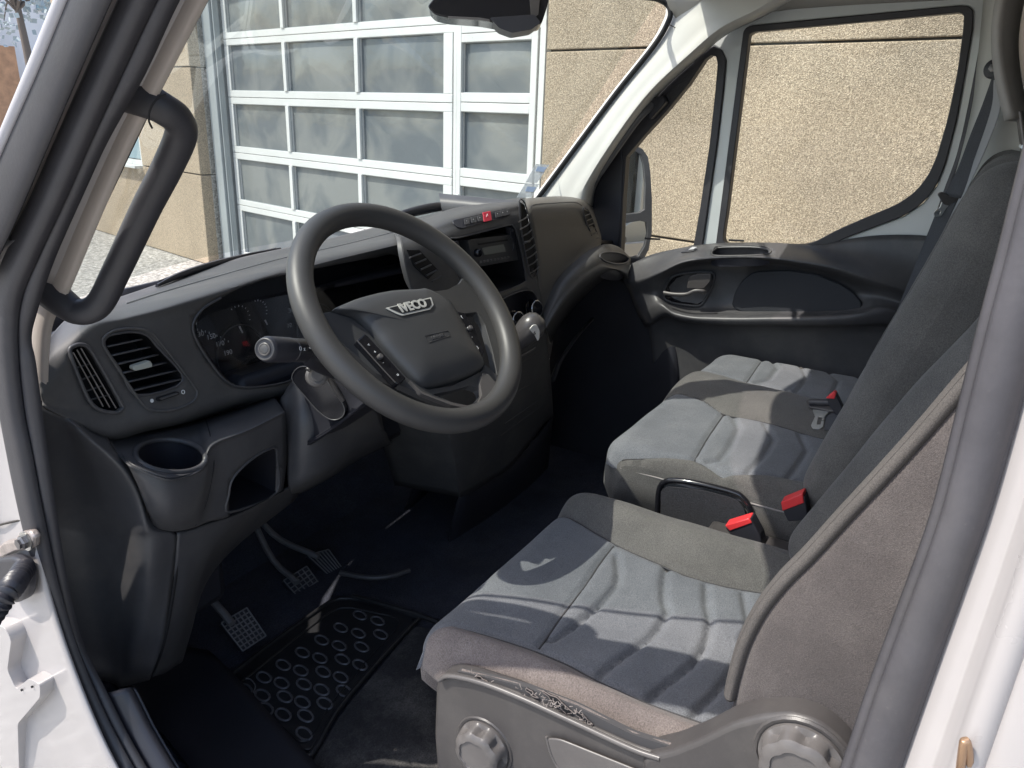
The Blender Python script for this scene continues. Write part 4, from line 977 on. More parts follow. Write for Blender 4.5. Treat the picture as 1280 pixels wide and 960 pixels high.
nr2 = [tn(p) for p in ([(965, 450), (972, 460), (962, 474), (945, 478)], [(1001, 457), (1010, 470), (1000, 485), (995, 490)], [(1035, 463), (1048, 475), (1040, 495)], [(1068, 466), (1082, 478), (1075, 500)])]
print('bench seams', [[(round(a, 2), round(b, 2)) for a, b in q] for q in (n1, n2, n3, n4, f1, f2)])
def zn(x, y):
    a, b_, c, d = xat(n1, y), xat(n2, y), xat(n3, y), xat(n4, y); z = 0
    if x < a: z = .014*bump1((a-x)/max(.02, a), 0, .6)
    elif b_ < x < c: z = .022*sin(pi*(x-b_)/(c-b_))
    elif x > d: z = .030*bump1((x-d)/max(.02, NW-d), 0, .6)
    return z+.003*noise.noise(V((x*8, y*8, 5)))-.012*bump1(y, .0, .1)*0
def zonen(x, y):
    a, b_, c, d = xat(n1, y), xat(n2, y), xat(n3, y), xat(n4, y)
    if x < a: return 'near'
    if x < b_: return 'i1' if y > xat([(p[1], p[0]) for p in f1], x) else 'p1'
    if x < c: return 'mid'
    if x < d: return 'i2' if y > xat([(p[1], p[0]) for p in f2], x) else 'p2'
    return 'far'
pad(bn, NW, NL, .06, .045, .15, zn, Tn, zonen, dict(near=M_cloth, far=M_cloth, mid=M_cloth, i1=M_insert, i2=M_insert, p1=M_insert, p2=M_insert, skirt=M_cloth),
    dict(near='cushion_bolster', far='cushion_bolster', mid='centre_bolster', i1='seat_insert', i2='seat_insert', p1='front_panel', p2='front_panel', skirt='cushion_side'),
    [(q, .005) for q in (n1, n2, n3, n4, f1, f2)]+[(q, .007) for q in nr1+nr2], 180, 120, .006, [n1, n2, n3, n4], [], [(q, .005) for q in (n1, n2, n3, n4, f1, f2)])
tube('side_seam', [Tn(.002, .05, -.045), Tn(-.001, .15, -.043), Tn(-.001, .3, -.043), Tn(0, .42, -.043)], .002, M_seam, bn, 6)
# storage recess frame on the bench side facing the driver
BX = NX-.008
tube('recess_frame', [U(*p, 'x', BX) for p in [(822, 680), (822, 640), (824, 612), (832, 602), (850, 601), (880, 606), (915, 615), (928, 622), (938, 638), (944, 670), (948, 700)]], .0055, M_gloss, bn, 10)
prism('recess_panel', rnd([U(*p, 'x', BX+.001) for p in [(826, 682), (827, 612), (834, 607), (880, 612), (918, 622), (930, 632), (938, 660), (942, 700)]], .01), V((-.004, 0, 0)), mat('recess_cloth', (.03, .03, .035), .9, bump=.8, bscale=400, fibre=True, var=.1), bn)
box('bench_base', (1.25, -.41, .78), (.72, .40, .30), M_black, bn, .01)
# bench backrests (two, separate panels)
ang2 = RAD(17)
by2 = V((0, -sin(ang2), cos(ang2))); bz2 = V((0, cos(ang2), sin(ang2)))
for x0, wd_ in ((.80, .40), (1.205, .42)):
    o2 = V((x0, -.545, 1.06)); 
    def T2(x, y, z, o2=o2): return o2+V((1, 0, 0))*x+by2*y+bz2*z
    L2 = .62
    s1 = [(.085, -.1), (.09, .2), (.10, .8)]; s2 = [(wd_-.085, -.1), (wd_-.09, .2), (wd_-.10, .8)]
    def z2(x, y):
        a, b_ = xat(s1, y), xat(s2, y); z = -.025
        if x < a: z += .038*bump1((a-x)/a, 0, .6)
        elif x > b_: z += .038*bump1((x-b_)/(wd_-b_), 0, .6)
        return z+.004*noise.noise(V((x*9, y*9, x0)))
    pad(bn, wd_, L2, .07, .05, .13, z2, T2, lambda x, y: 'n' if x < xat(s1, y) else 'f' if x > xat(s2, y) else 'i', dict(n=M_cloth, f=M_cloth, i=M_insert, skirt=M_cloth),
        dict(n='backrest_bolster', f='backrest_bolster', i='backrest_insert', skirt='backrest_side'), [(s1, .005), (s2, .005)]+[([(.1+.03*k2, .12+.08*k-.02*sin(pi*k2/7)) for k2 in range(8)], .004) for k in range(5)], 60, 70)
# headrests of the bench: grey shells on steel posts
hr_grp = 'headrests on the passenger bench'
def headrest(pxs, x, mt, lab):
    c = U(pxs, 90, 'x', x)
    h = thing('headrest', lab, 'headrest', tuple(c), hr_grp)
    # curved shell, thin front to back, wide across
    rows_ = []
    for k in range(9):
        t = k/8; py = lerp(-70, 150, t); row = []
        for j in range(7):
            s = j/6; p = U(pxs-14*(t-.4), py, 'x', x)+V((.15*(s-.5), -.035*cos(pi*(s-.5))*1+.02+.03*sin(pi*t), 0)); row.append(p)
        rows_.append(row)
    patch('shell', rows_, mt, h, 3, 3, thick=.016, off=0)
    patch('rear_shell', [[p+V((0, -.045, -.01)) for p in r] for r in rows_], mt, h, 3, 3, thick=.012, off=0)
    for s in (-.06, .06): tube('post', [U(pxs-10, 140, 'x', x)+V((s, .0, 0)), U(pxs-12, 192, 'x', x)+V((s, -.012, 0))], .0055, M_steel, h, 10, sm=1); 
    for s in (-.06, .06): lathe('post_collar', [(.011, 0), (.011, .006), (.007, .008)], U(pxs-12, 186, 'x', x)+V((s, -.012, 0)), (0, -.3, 1), M_metal, h, 14)
headrest(1284, 1.42, M_hr, 'grey outer headrest of the bench, beside the far belt anchor')
headrest(1334, 1.00, M_hr2, 'brownish inner headrest of the bench, cut off by the picture edge')
# ------------------------------------------------------------------ far seat belt
sbt = thing('far_seat_belt', 'charcoal seat belt hanging from the far pillar beside the passenger seat', 'seat belt', tuple(U(1243, 87, 'x', 1.62)))
def strap(name, Lp, Rp, x0, x1, mt, par):
    rows_ = []
    n_ = len(Lp)
    for i, (a, b) in enumerate(zip(Lp, Rp)):
        xx = lerp(x0, x1, i/(n_-1)); A = U(*a, 'x', xx); B = U(*b, 'x', xx-.02)
        rows_.append([A, A.lerp(B, .5), B])
    return patch(name, rows_, mt, par, 6, 3, thick=.0016)
lathe('anchor_ring', [(.019, -.006), (.021, 0), (.019, .006), (.012, .008)], U(1243, 86, 'x', 1.61), (-.9, .2, .1), M_black, sbt, 24)
lathe('anchor_bolt', [(.009, .008), (.009, .014), (.004, .015)], U(1243, 86, 'x', 1.61), (-.9, .2, .1), M_steel, sbt, 6)
strap('webbing', [(1241, 96), (1228, 132), (1212, 172), (1197, 212), (1180, 245)], [(1250, 96), (1248, 135), (1236, 178), (1219, 215), (1201, 248)], 1.60, 1.58, M_belt, sbt)
strap('lower_webbing', [(1172, 262), (1160, 292), (1145, 330), (1128, 372), (1110, 420), (1094, 468)], [(1196, 252), (1182, 292), (1160, 345), (1136, 395), (1116, 435), (1098, 472)], 1.59, 1.62, M_belt, sbt)
strap('folded_webbing', [(1243, 100), (1240, 135), (1222, 190), (1205, 235), (1190, 268), (1170, 310)], [(1252, 100), (1250, 140), (1228, 197), (1208, 240), (1192, 272), (1171, 313)], 1.575, 1.57, M_belt2, sbt)
def tongue(name, body, metal, slot, x, par, nrm=V((1, 0, 0))):
    p0 = U(*body[0], 'x', x); 
    def q(p, o=0): return UN(p[0], p[1], p0+nrm*o, nrm)
    prism('tongue_cover', rnd([q(p) for p in body], .004), nrm*-.010, M_trim, par, .003, 2)
    plate('tongue_plate', rnd([q(p, -.004) for p in metal], .003), [[q(p, -.004) for p in slot]], nrm*-.003, M_metal, par, .0008, 1)
tongue('t', [(1171, 242), (1176, 239), (1186, 244), (1201, 243), (1206, 248), (1198, 252), (1186, 257), (1178, 255)], [(1177, 252), (1188, 254), (1182, 261), (1176, 270), (1168, 271), (1167, 265), (1174, 260)], [(1171, 264), (1176, 263), (1174, 268), (1170, 268)], 1.575, sbt, V((.95, .3, 0)).normalized())
# centre belt tongue lying on the cushion, with red buckle behind it
cb = thing('centre_belt_tongue', 'bright seat belt tongue lying on the middle of the bench', 'seat belt tongue', tuple(U(1025, 520, 'z', NZ+.03)))
nz_ = V((-.35, .25, .9)).normalized(); pz = U(1030, 510, 'z', NZ+.055)
def qz(p, o=0): return UN(p[0], p[1], pz+nz_*o, nz_)
prism('tongue_cover', rnd([qz(p) for p in [(1008, 504), (1012, 501), (1043, 503), (1050, 507), (1048, 516), (1038, 517), (1012, 512)]], .004), nz_*.007, M_trim, cb, .002, 2)
plate('tongue_plate', rnd([qz(p, .001) for p in [(1016, 513), (1037, 516), (1031, 522), (1029, 535), (1024, 538), (1016, 537), (1014, 533), (1019, 522)]], .002), [[qz(p, .001) for p in [(1023, 522), (1028, 523), (1026, 532), (1021, 532)]]], nz_*.003, M_metal, cb, .0006, 1)
tube('belt_roll', [qz((1013, 503), .010), qz((1043, 504), .010)], .008, M_black, cb, 12, sm=1)
prism('belt_strap', rnd([qz(p, -.002) for p in [(1035, 504), (1062, 512), (1056, 540), (1030, 538)]], .003), nz_*.002, M_belt, cb)
def buckle(name, lab, pts, red, x, d):
    b_ = thing('seat_belt_buckle', lab, 'belt buckle', tuple(U(*pts[0], 'x', x)), 'red seat belt buckles')
    prism('housing', rnd([U(*p, 'x', x) for p in pts], .004), V(d), M_black, b_, .003, 2)
    prism('release_button', [U(*p, 'x', x-.002) for p in red], V(d)*.9+V((.0, 0, 0)), M_red, b_, .0015, 2)
buckle('b', 'red and black belt buckle standing behind the belt tongue on the middle of the bench', [(1033, 496), (1044, 492), (1048, 500), (1058, 520), (1045, 520), (1035, 505)], [(1032, 498), (1042, 490), (1045, 492), (1043, 499)], 1.13, (.02, 0, 0))
buckle('b', 'red buckle at the rear corner of the bench, beside the driver backrest', [(977, 635), (1006, 620), (1010, 650), (985, 652)], [(976, 628), (1003, 617), (1005, 629), (978, 639)], .80, (.03, 0, 0))
buckle('b', 'red buckle between driver seat and bench, under the black recess frame', [(906, 660), (938, 648), (950, 670), (955, 690), (930, 690)], [(906, 657), (936, 648), (940, 654), (912, 664)], .78, (.03, 0, 0))
box('console_bin', (.80, -.52, .93), (.06, .22, .12), M_trim, bn, .01)
# ================================================================== DASHBOARD
db = thing('dashboard', 'wide dark grey plastic dashboard under the windscreen with vents and cluster', 'dashboard', (.87, .3, 1.2))
def gy(rows): return [[U(px, py, 'y', yy) for px, py, yy in r] for r in rows]
TOP = [
 [(49, 462, .27), (60, 425, .30), (98, 388, .40), (150, 371, .50), (200, 354, .58), (262, 333, .64), (304, 321, .66), (360, 309, .68), (420, 296, .70), (480, 281, .70), (530, 270, .66), (562, 261, .56), (600, 252, .5)],
 [(50, 470, .265), (63, 440, .28), (102, 397, .33), (152, 382, .40), (200, 366, .44), (260, 349, .46), (304, 336, .46), (360, 321, .47), (420, 308, .47), (480, 293, .47), (530, 280, .45), (562, 268, .40), (600, 258, .38)],
 [(50, 478, .26), (65, 452, .268), (107, 406, .285), (155, 394, .295), (200, 382, .30), (252, 366, .305), (304, 350, .305), (360, 334, .305), (420, 319, .305), (480, 305, .30), (530, 292, .28), (562, 276, .26), (600, 266, .25)],
 [(51, 485, .258), (70, 470, .258), (113, 420, .270), (158, 408, .278), (203, 398, .282), (250, 388, .290), (302, 376, .295), (357, 362, .298), (420, 345, .30), (480, 330, .30), (525, 320, .27), (560, 310, .25), (600, 300, .24)],
 [(52, 493, .255), (78, 492, .255), (128, 462, .262), (172, 455, .268), (216, 448, .275), (256, 440, .283), (306, 430, .29), (358, 420, .295), (420, 410, .30), (480, 400, .30), (525, 390, .27), (560, 380, .25), (600, 370, .24)],
 [(54, 502, .255), (86, 512, .252), (136, 505, .255), (180, 498, .258), (222, 492, .262), (262, 484, .27), (306, 478, .278), (360, 474, .285), (420, 470, .29), (480, 460, .29), (525, 450, .27), (560, 440, .25), (600, 430, .24)],
 [(56, 511, .255), (92, 529, .252), (138, 546, .252), (184, 534, .254), (224, 525, .258), (262, 513, .265), (306, 500, .275), (360, 492, .285), (420, 486, .29), (480, 480, .29), (525, 470, .27), (560, 460, .25), (600, 450, .24)],
 [(58, 516, .30), (96, 532, .33), (142, 550, .34), (186, 540, .34), (226, 532, .34), (264, 520, .34), (308, 508, .34), (362, 500, .34), (422, 494, .34), (480, 490, .34), (525, 480, .32), (560, 470, .3), (600, 460, .3)]]
vent_o = [(129, 432), (132, 420), (145, 413), (165, 411), (185, 414), (200, 428), (240, 480), (246, 492), (240, 503), (215, 513), (190, 513), (176, 503), (150, 465)]
vent_h = [(131, 433), (134, 421), (147, 417), (166, 415), (183, 419), (196, 433), (229, 476), (172, 494), (150, 462)]
dv_h = [(88, 440), (93, 434), (101, 432), (109, 436), (122, 456), (148, 503), (150, 511), (143, 514), (125, 511), (112, 500), (98, 468)]
clus = [(241, 412), (244, 398), (256, 384), (276, 372), (300, 360), (330, 348), (360, 342), (400, 335), (440, 327), (470, 322), (492, 318), (508, 330), (520, 352), (528, 372), (520, 400), (505, 430), (470, 450), (430, 452), (392, 452), (380, 462), (362, 476), (330, 483), (300, 484), (280, 474), (262, 452), (248, 430)]
_, btop = patch('upper_dash', gy(TOP), M_dash, db, 7, 6, holes=[vent_h, dv_h, clus], ret=True, thick=.003, off=1)
# seam along the crest, screen lower moulding
tube('crest_seam', hits(btop, [(158, 380), (200, 366.5), (260, 349), (304, 336.5), (360, 321.5), (420, 308.5), (480, 293.5), (530, 280), (560, 270)], .0012), .0012, M_grey, db, 6)
def ring_from(name, px, r, mt, par, lift=.001, bv=None):
    return tube(name, hits(bv or btop, px, lift), r, mt, par, 8, True, 4, caps=False)
def well(name, px, bv, depth, mt, par, scale=.9, lift=0, n=3):
    a = hits(bv, px, lift); a = cr(a, n, True); c = sum(a, V())/len(a)
    b_ = [c+(p-c)*scale+V(depth) for p in a]; K = len(a)
    return mk(name, a+b_, [(i, (i+1) % K, K+(i+1) % K, K+i) for i in range(K)]+[tuple(range(K, 2*K))], mt, par, True, 40)
# driver side demister vent
dvt = [(87, 440), (92, 433), (101, 431), (110, 435), (123, 455), (150, 503), (152, 511), (144, 516), (125, 513), (111, 501), (96, 468)]
dv = ring_from('demister_vent', dvt, .0028, M_dash2, db, .0015)
well('duct', dvt, btop, (.0, .045, -.01), M_deep, dv, .9)
for a, b in (((92, 440), (130, 508)), ((97, 437), (138, 509)), ((102, 435), (146, 510))):
    tube('slat', hits(btop, [a, ((a[0]+b[0])/2, (a[1]+b[1])/2), b], -.002), .0011, M_steel, dv, 6, sm=2)
for a, b in (((96, 461), (118, 455)), ((103, 476), (126, 468)), ((110, 490), (134, 482)), ((118, 500), (142, 494))):
    tube('slat', hits(btop, [a, b], -.008), .0012, M_dash2, dv, 6, sm=1)
# main driver vent with horizontal slats
mv = ring_from('air_vent', vent_o, .0022, M_dash, db, .0005)
well('duct', [(p[0], p[1]) for p in vent_h], btop, (0, .06, 0), M_deep, mv, .95)
ring_from('duct_edge', vent_h, .0018, M_dash2, mv, .0)
for i in range(6):
    t = i
    a = (136+5.8*i, 433+11.0*i*1.02); b = (179+10.4*i+(4 if i > 3 else 0), 424+9.6*i)
    pts = [a, ((a[0]+b[0])/2, (a[1]+b[1])/2), b]
    h_ = hits(btop, pts, -.003)
    rows_ = [[p+V((0, -.001, .001)) for p in h_], [p+V((0, .006, 0)) for p in h_], [p+V((0, .022, -.004)) for p in h_]]
    patch('slat', rows_, M_dash2, mv, 2, 3, thick=.0022)
kn = rnd(hits(btop, [(163, 458), (184, 451), (187, 455), (187, 459), (166, 464), (163, 462)], .006), .002)
prism('vent_tab', kn, V((0, .01, 0)), mat('vent_tab', (.42, .43, .38), .35), mv, .001)
# thumb wheel below with its open and closed dots
tw = rnd(hits(btop, [(194, 497), (218, 489), (223, 490), (223, 493), (198, 502), (194, 501)], .0015), .002)
prism('thumb_wheel_slot', tw, V((0, -.0008, 0)), M_deep, mv)
tw = rnd(hits(btop, [(197, 498), (218, 491), (221, 492), (199, 500)], .003), .002)
prism('thumb_wheel', tw, V((0, -.002, 0)), M_dash, mv, .0008)
c = hit(btop, 189, 501, .0012); nn_ = hitn(btop, 189, 501)
lathe('closed_dot', [(.0028, 0), (.0028, .0006)], c, nn_, M_white, mv, 16)
c = hit(btop, 228, 490, .0016); e1 = nn_.orthogonal().normalized(); e2 = nn_.cross(e1)
tube('open_ring', [c+(e1*cos(t)+e2*sin(t))*.0028 for t in [2*pi*k/16 for k in range(16)]], .0006, M_white, mv, 6, True, 1)
# ---- instrument cluster: cavity, panel, gauges
cl = thing('instrument_cluster', 'instrument cluster with white gauge numbers under the dash hood behind the steering wheel', 'instrument cluster', tuple(U(330, 420, 'y', .36)))
ring = hits(btop, clus, 0)
cpts = cr(ring, 3, True); K = len(cpts); CYN = V((0, -1, .12)).normalized(); cp0 = V((.5, .375, 1.3))
deepr = [UN(*PX(p), cp0, CYN) for p in cpts]
cc = sum(deepr, V())/K; deepr = [cc+(p-cc)*1.02+V((.012, 0, 0)) for p in deepr]
mk('cluster_surround', cpts+deepr, [(i, (i+1) % K, K+(i+1) % K, K+i) for i in range(K)], M_black, db, True, 60)
tube('surround_lip', ring[16:]+ring[:4], .0022, M_dash2, db, 8, False, 4)
def ck(px, py, o=0): return UN(px, py, cp0+CYN*o, CYN)
prism('gauge_board', [p for p in deepr[::2]], -CYN*.01, M_gloss, cl)
def ctext(s, px, py, size, rotv=(1, 0, 0), mt=None): return text('numeral', s, ck(px, py, .0015), V(rotv), V((0, .12, 1)), size, mt or M_white, cl, .0003)
for s, px, py in (('130', 249, 418), ('150', 264, 421), ('170', 275, 430), ('190', 285, 441), ('30', 364, 388), ('10', 362, 407)): ctext(s, px, py, .0125)
for k in range(9):
    a = (247+4.8*k, 412+1.0*k+.30*k*k*.35)
    p = ck(*a, .0015); prism('tick', [p+V((-.0006, 0, -.0018)), p+V((.0006, 0, -.0018)), p+V((.0006, 0, .0018)), p+V((-.0006, 0, .0018))], CYN*.0004, M_white, cl)
for cx, cy, rr_, a0, a1 in ((298, 400, .024, -10, 120), (322, 390, .02, -20, 100)):
    c0 = ck(cx, cy, .0015)
    for k in range(8):
        t = RAD(lerp(a0, a1, k/7)); p = c0+V((cos(t), 0, sin(t)))*rr_; d_ = V((cos(t), 0, sin(t)))
        nn2 = V((-sin(t), 0, cos(t))); prism('tick', [p-nn2*.0005, p+nn2*.0005, p+nn2*.0005+d_*.0028, p-nn2*.0005+d_*.0028], CYN*.0004, M_white, cl)
for a, b, w_ in (((299, 408), (303, 416), .0016), ((331, 400), (334, 406), .0016), ((266, 454), (277, 474), .0015)):
    A, B = ck(*a, .003), ck(*b, .003); s_ = (B-A).normalized().cross(CYN)
    prism('pointer', [A-s_*w_, A+s_*w_, B+s_*w_*.7, B-s_*w_*.7], CYN*.001, M_white, cl)
def cring(cx, cy, r, tk):
    c0 = ck(cx, cy, .001); tube('dial_ring', [c0+V((cos(t)*r, 0, sin(t)*r)) for t in [2*pi*k/40 for k in range(40)]], tk, M_dash2, cl, 6, True, 1)
cring(300, 440, .05, .0012); cring(395, 410, .05, .0012)
gl = [ck(px, py, .018) for px, py in [(244, 405), (262, 392), (300, 380), (360, 368), (430, 352), (480, 345), (510, 360), (505, 410), (470, 440), (400, 448), (372, 462), (330, 476), (300, 477), (278, 465), (262, 446), (250, 428)]]
prism('cluster_lens', gl, CYN*.001, M_lens, cl)
# bright sliver reflections are left to the glossy lens itself
box('side_lining', (.035, .62, .95), (.02, .5, .72), M_black, van)
box('floor_edge', (.01, -.2, .57), (.12, 1.5, .03), M_black, van)
# ---- lower cover on the door side
E_ = [
 [(40, 505, .262), (72, 510, .262), (92, 520, .262), (115, 536, .262), (134, 545, .258)],
 [(46, 513, .265), (78, 522, .25), (98, 535, .235), (122, 553, .225), (141, 559, .235)],
 [(48, 530, .275), (84, 542, .26), (108, 558, .235), (140, 572, .21), (152, 572, .22)],
 [(50, 560, .295), (92, 575, .275), (122, 585, .24), (156, 593, .205), (165, 590, .212)],
 [(56, 600, .305), (100, 615, .285), (134, 625, .25), (170, 622, .205), (177, 616, .21)],
 [(62, 650, .315), (108, 660, .295), (145, 664, .255), (180, 660, .20), (192, 656, .205)],
 [(66, 668, .315), (112, 676, .295), (148, 678, .255), (183, 674, .203), (220, 668, .198)],
 [(70, 700, .315), (118, 710, .295), (152, 712, .255), (184, 708, .205), (219, 700, .205)],
 [(82, 760, .315), (125, 768, .295), (152, 770, .265), (179, 768, .225), (212, 752, .215)],
 [(96, 810, .315), (132, 818, .30), (150, 820, .28), (168, 815, .25), (203, 805, .23)],
 [(112, 846, .32), (138, 850, .31), (150, 855, .30), (165, 852, .285), (188, 847, .26)],
 [(134, 846, .40), (142, 854, .40), (152, 858, .40), (166, 855, .40), (188, 848, .40)]]
_, bcov = patch('side_cover', gy(E_), M_dash2, db, 5, 6, ret=True, thick=.003, off=1)
tube('side_cover_joint', hits(bcov, [(135, 547), (148, 567), (163, 586), (174, 609)], 0), .0009, M_deep, db, 6)
# knee panel right of the cover
F_ = [
 [(222, 666, .198), (244, 661, .198), (265, 652, .20), (300, 641, .205), (355, 613, .235), (400, 588, .25)],
 [(221, 690, .200), (240, 690, .203), (262, 684, .21), (285, 668, .225), (325, 640, .25), (378, 608, .27)],
 [(216, 738, .214), (232, 738, .218), (247, 732, .235), (262, 712, .27), (300, 678, .32), (350, 640, .34)],
 [(206, 795, .228), (220, 795, .24), (231, 790, .255), (240, 782, .29)],
 [(191, 846, .255), (205, 842, .265), (217, 834, .28), (228, 824, .31)]]
Fg = gy(F_)
for r in Fg[3:]: r += [r[3]+V((0, .06, .0)), r[3]+V((0, .14, .0))]
patch('knee_panel', Fg, M_dash2, db, 5, 5, thick=.003, off=1)
tube('panel_gap', [U(x, y, 'y', yy) for x, y, yy in ((222, 664, .2), (221, 700, .207), (216, 738, .216), (204, 805, .232), (190, 846, .258))], lambda s: .0016+.0022*sin(pi*s), M_deep, db, 8)
tube('panel_gap', [U(x, y, 'y', yy) for x, y, yy in ((190, 656, .206), (200, 662, .198), (222, 664, .193), (244, 659, .193), (268, 652, .195), (300, 641, .2), (355, 613, .23))], .0011, M_deep, db, 6)
# cup holder unit and pocket
G_ = [
 [(136, 547, .29), (165, 542, .30), (200, 536, .30), (240, 528, .30), (258, 523, .30), (300, 510, .30), (342, 495, .30)],
 [(148, 566, .225), (168, 580, .19), (213, 593, .165), (250, 580, .175), (264, 552, .19), (312, 533, .20), (354, 512, .215)],
 [(151, 570, .22), (170, 588, .182), (213, 600, .158), (253, 590, .168), (267, 562, .183), (306, 545, .195), (357, 520, .21)],
 [(163, 588, .213), (179, 615, .178), (214, 628, .156), (250, 618, .163), (268, 585, .182), (297, 575, .192), (358, 542, .21)],
 [(177, 616, .208), (188, 642, .184), (217, 650, .168), (247, 642, .172), (266, 612, .184), (292, 610, .194), (358, 580, .22)],
 [(190, 656, .206), (202, 662, .196), (221, 664, .190), (244, 659, .188), (262, 652, .192), (295, 643, .20), (354, 615, .23)]]
pocket = [(344, 560), (346, 572), (345, 616), (340, 625), (316, 638), (290, 652), (287, 640), (286, 618), (290, 600), (302, 585), (320, 570), (335, 562)]
cupe = [(213+44*cos(t)+2*sin(t), 570+20.5*sin(t)+2*cos(t)) for t in [2*pi*k/20 for k in range(20)]]
_, bcup = patch('cup_holder_panel', gy(G_), M_dash2, db, 9, 8, holes=[cupe, pocket], ret=True, thick=.003, off=1)
ring_from('cup_rim', cupe, .0042, M_dash2, db, .0, bcup)
well('cup_well', cupe, bcup, (.0, .012, -.085), M_black, db, .82, 0, 2)
ring_from('pocket_rim', pocket, .0022, M_dash2, db, .0, bcup)
pw = well('storage_pocket', pocket, bcup, (.01, .10, -.0), M_black, db, .95, 0, 2)
tube('panel_joint', hits(bcup, [(257, 524), (263, 545), (267.5, 577), (264, 602), (257, 631), (244, 657)], .0002), .0009, M_deep, db, 6)
# ---- steering column shroud
S_ = [
 [V((.425, .02, 1.29)), V((.435, .00, 1.335)), V((.47, -.005, 1.365)), V((.51, .00, 1.345)), V((.525, .02, 1.30))],
 [V((.43, .08, 1.235)), V((.44, .08, 1.31)), V((.48, .09, 1.335)), V((.53, .08, 1.31)), V((.55, .08, 1.245))],
 [V((.43, .16, 1.16)), V((.44, .18, 1.24)), V((.48, .2, 1.26)), V((.54, .18, 1.24)), V((.56, .16, 1.21))],
 [V((.43, .27, 1.08)), V((.44, .30, 1.15)), V((.48, .32, 1.17)), V((.55, .30, 1.15)), V((.57, .27, 1.14))]]
def shroud_rows(side): return side
cs = thing('column_shroud', 'dark plastic steering column shroud behind the wheel, with oval cover plate', 'column shroud', (.47, .15, 1.2))
bot = [V((.43, .03, 1.265)), V((.42, .10, 1.20)), V((.42, .18, 1.14)), V((.42, .27, 1.08))]
rows_ = [[b_]+r+[V((.94-b_.x, b_.y, b_.z)), b_] for r, b_ in zip(S_, bot)]
_, bsh = patch('shroud', rows_, M_black, cs, 6, 4, thick=.003, ret=True)
# knee bolster around the column
K_ = [
 [(352, 498, .25), (372, 470, .24), (395, 462, .23), (440, 490, .22), (475, 520, .22)],
 [(358, 540, .23), (378, 520, .20), (405, 520, .185), (445, 530, .185), (478, 535, .20)],
 [(360, 585, .23), (378, 580, .20), (405, 570, .185), (445, 550, .19), (482, 540, .21)],
 [(362, 612, .24), (380, 606, .22), (410, 590, .21), (445, 565, .22), (485, 548, .24)],
 [(366, 618, .34), (382, 612, .34), (412, 596, .34), (450, 572, .34), (490, 552, .34)]]
_, bkn = patch('column_lower_cover', gy(K_), M_dash2, db, 5, 5, thick=.003, ret=True)
ov = [(366, 476), (368, 464), (378, 458), (392, 462), (410, 478), (426, 500), (431, 514), (425, 523), (413, 524), (398, 514), (382, 496)]
on_ = V((-.93, -.34, .12)).normalized(); oc = V((.4215, .10, 1.25))
oh = [UN(*p_, oc, on_) for p_ in ov]
prism('oval_cover', cr(oh, 3, True), -on_*.03, M_gloss, cs, .001, 2)
tube('oval_cover_edge', [p+on_*.0006 for p in oh], .0009, M_dash2, cs, 6, True, 4)
box('knee_filler', (.62, .36, 1.10), (.46, .10, .26), M_black, db, .02)
box('knee_filler_left', (.26, .42, .98), (.22, .10, .4), M_black, db, .02)

# ---- centre stack
cstk = thing('centre_stack', 'centre stack with open radio bay, switch strip and heater knobs', 'centre console', (.95, .2, 1.2))
B_ = [
 [(500, 285, .42), (540, 270, .40), (562, 261.5, .38), (600, 254, .36), (640, 248.5, .34), (654, 247, .33)],
 [(502, 292, .27), (540, 280, .26), (562, 272, .25), (600, 262, .24), (640, 254, .23), (654, 252, .225)],
 [(505, 300, .235), (545, 290, .225), (566, 284, .218), (600, 275, .212), (640, 266, .206), (657, 262, .205)],
 [(508, 320, .215), (548, 308, .208), (568, 302, .204), (602, 292, .20), (642, 281, .196), (660, 277, .195)],
 [(515, 350, .205), (555, 335, .20), (576, 330, .197), (608, 318, .194), (647, 304, .19), (664, 300, .19)],
 [(530, 400, .195), (566, 385, .19), (590, 376, .188), (618, 364, .186), (652, 352, .184), (671, 345, .184)],
 [(540, 430, .185), (575, 412, .182), (600, 402, .18), (626, 390, .178), (660, 374, .176), (676, 368, .176)],
 [(550, 470, .175), (585, 450, .172), (610, 440, .17), (634, 425, .168), (664, 410, .168), (680, 402, .17)],
 [(560, 510, .17), (596, 490, .168), (620, 478, .166), (645, 462, .166), (672, 446, .168), (686, 440, .175)],
 [(570, 560, .18), (604, 540, .176), (628, 528, .174), (652, 512, .174), (676, 500, .18), (690, 490, .195)],
 [(580, 620, .22), (614, 600, .215), (638, 585, .215), (658, 560, .215), (680, 530, .225), (692, 520, .24)]]
bay = [(561, 303), (575, 297), (610, 288), (636, 281.5), (642, 283), (646, 292), (652, 315), (657, 345), (655, 353), (630, 364), (607, 370), (590, 374), (575, 350)]
kbay = [(604, 386), (620, 378), (645, 366), (662, 363), (670, 370), (674, 385), (672, 394), (650, 404), (628, 416), (612, 424), (604, 410)]
Bg = [([r[0]+V((-.02, .20, -.02)), r[0]+V((-.012, .03, -.002))] if i > 5 else [r[0]+V((-.004, .016, 0)), r[0]+V((-.003, .006, 0))])+r for i, r in enumerate(gy(B_))]
_, bcs = patch('stack_panel', Bg, M_dash, cstk, 7, 7, holes=[bay, kbay], ret=True, thick=.003, off=1)
patch('stack_lower', [[U(px, py, 'y', yy) for px, py, yy in r] for r in ([(575, 610, .23), (616, 596, .228), (658, 560, .226), (690, 520, .24)], [(560, 680, .30), (610, 660, .30), (655, 625, .30), (684, 585, .30)], [(560, 750, .40), (610, 725, .40), (655, 690, .40), (684, 650, .40)])], M_black, cstk, 3, 3, thick=.004)
patch('stack_side', [[U(px, py, 'y', yy)+V((.0, dy, 0)) for dy in (0, .06, .25)] for px, py, yy in [(r[-1][0], r[-1][1], r[-1][2]) for r in B_[1:]]], M_dash2, cstk, 4, 3)
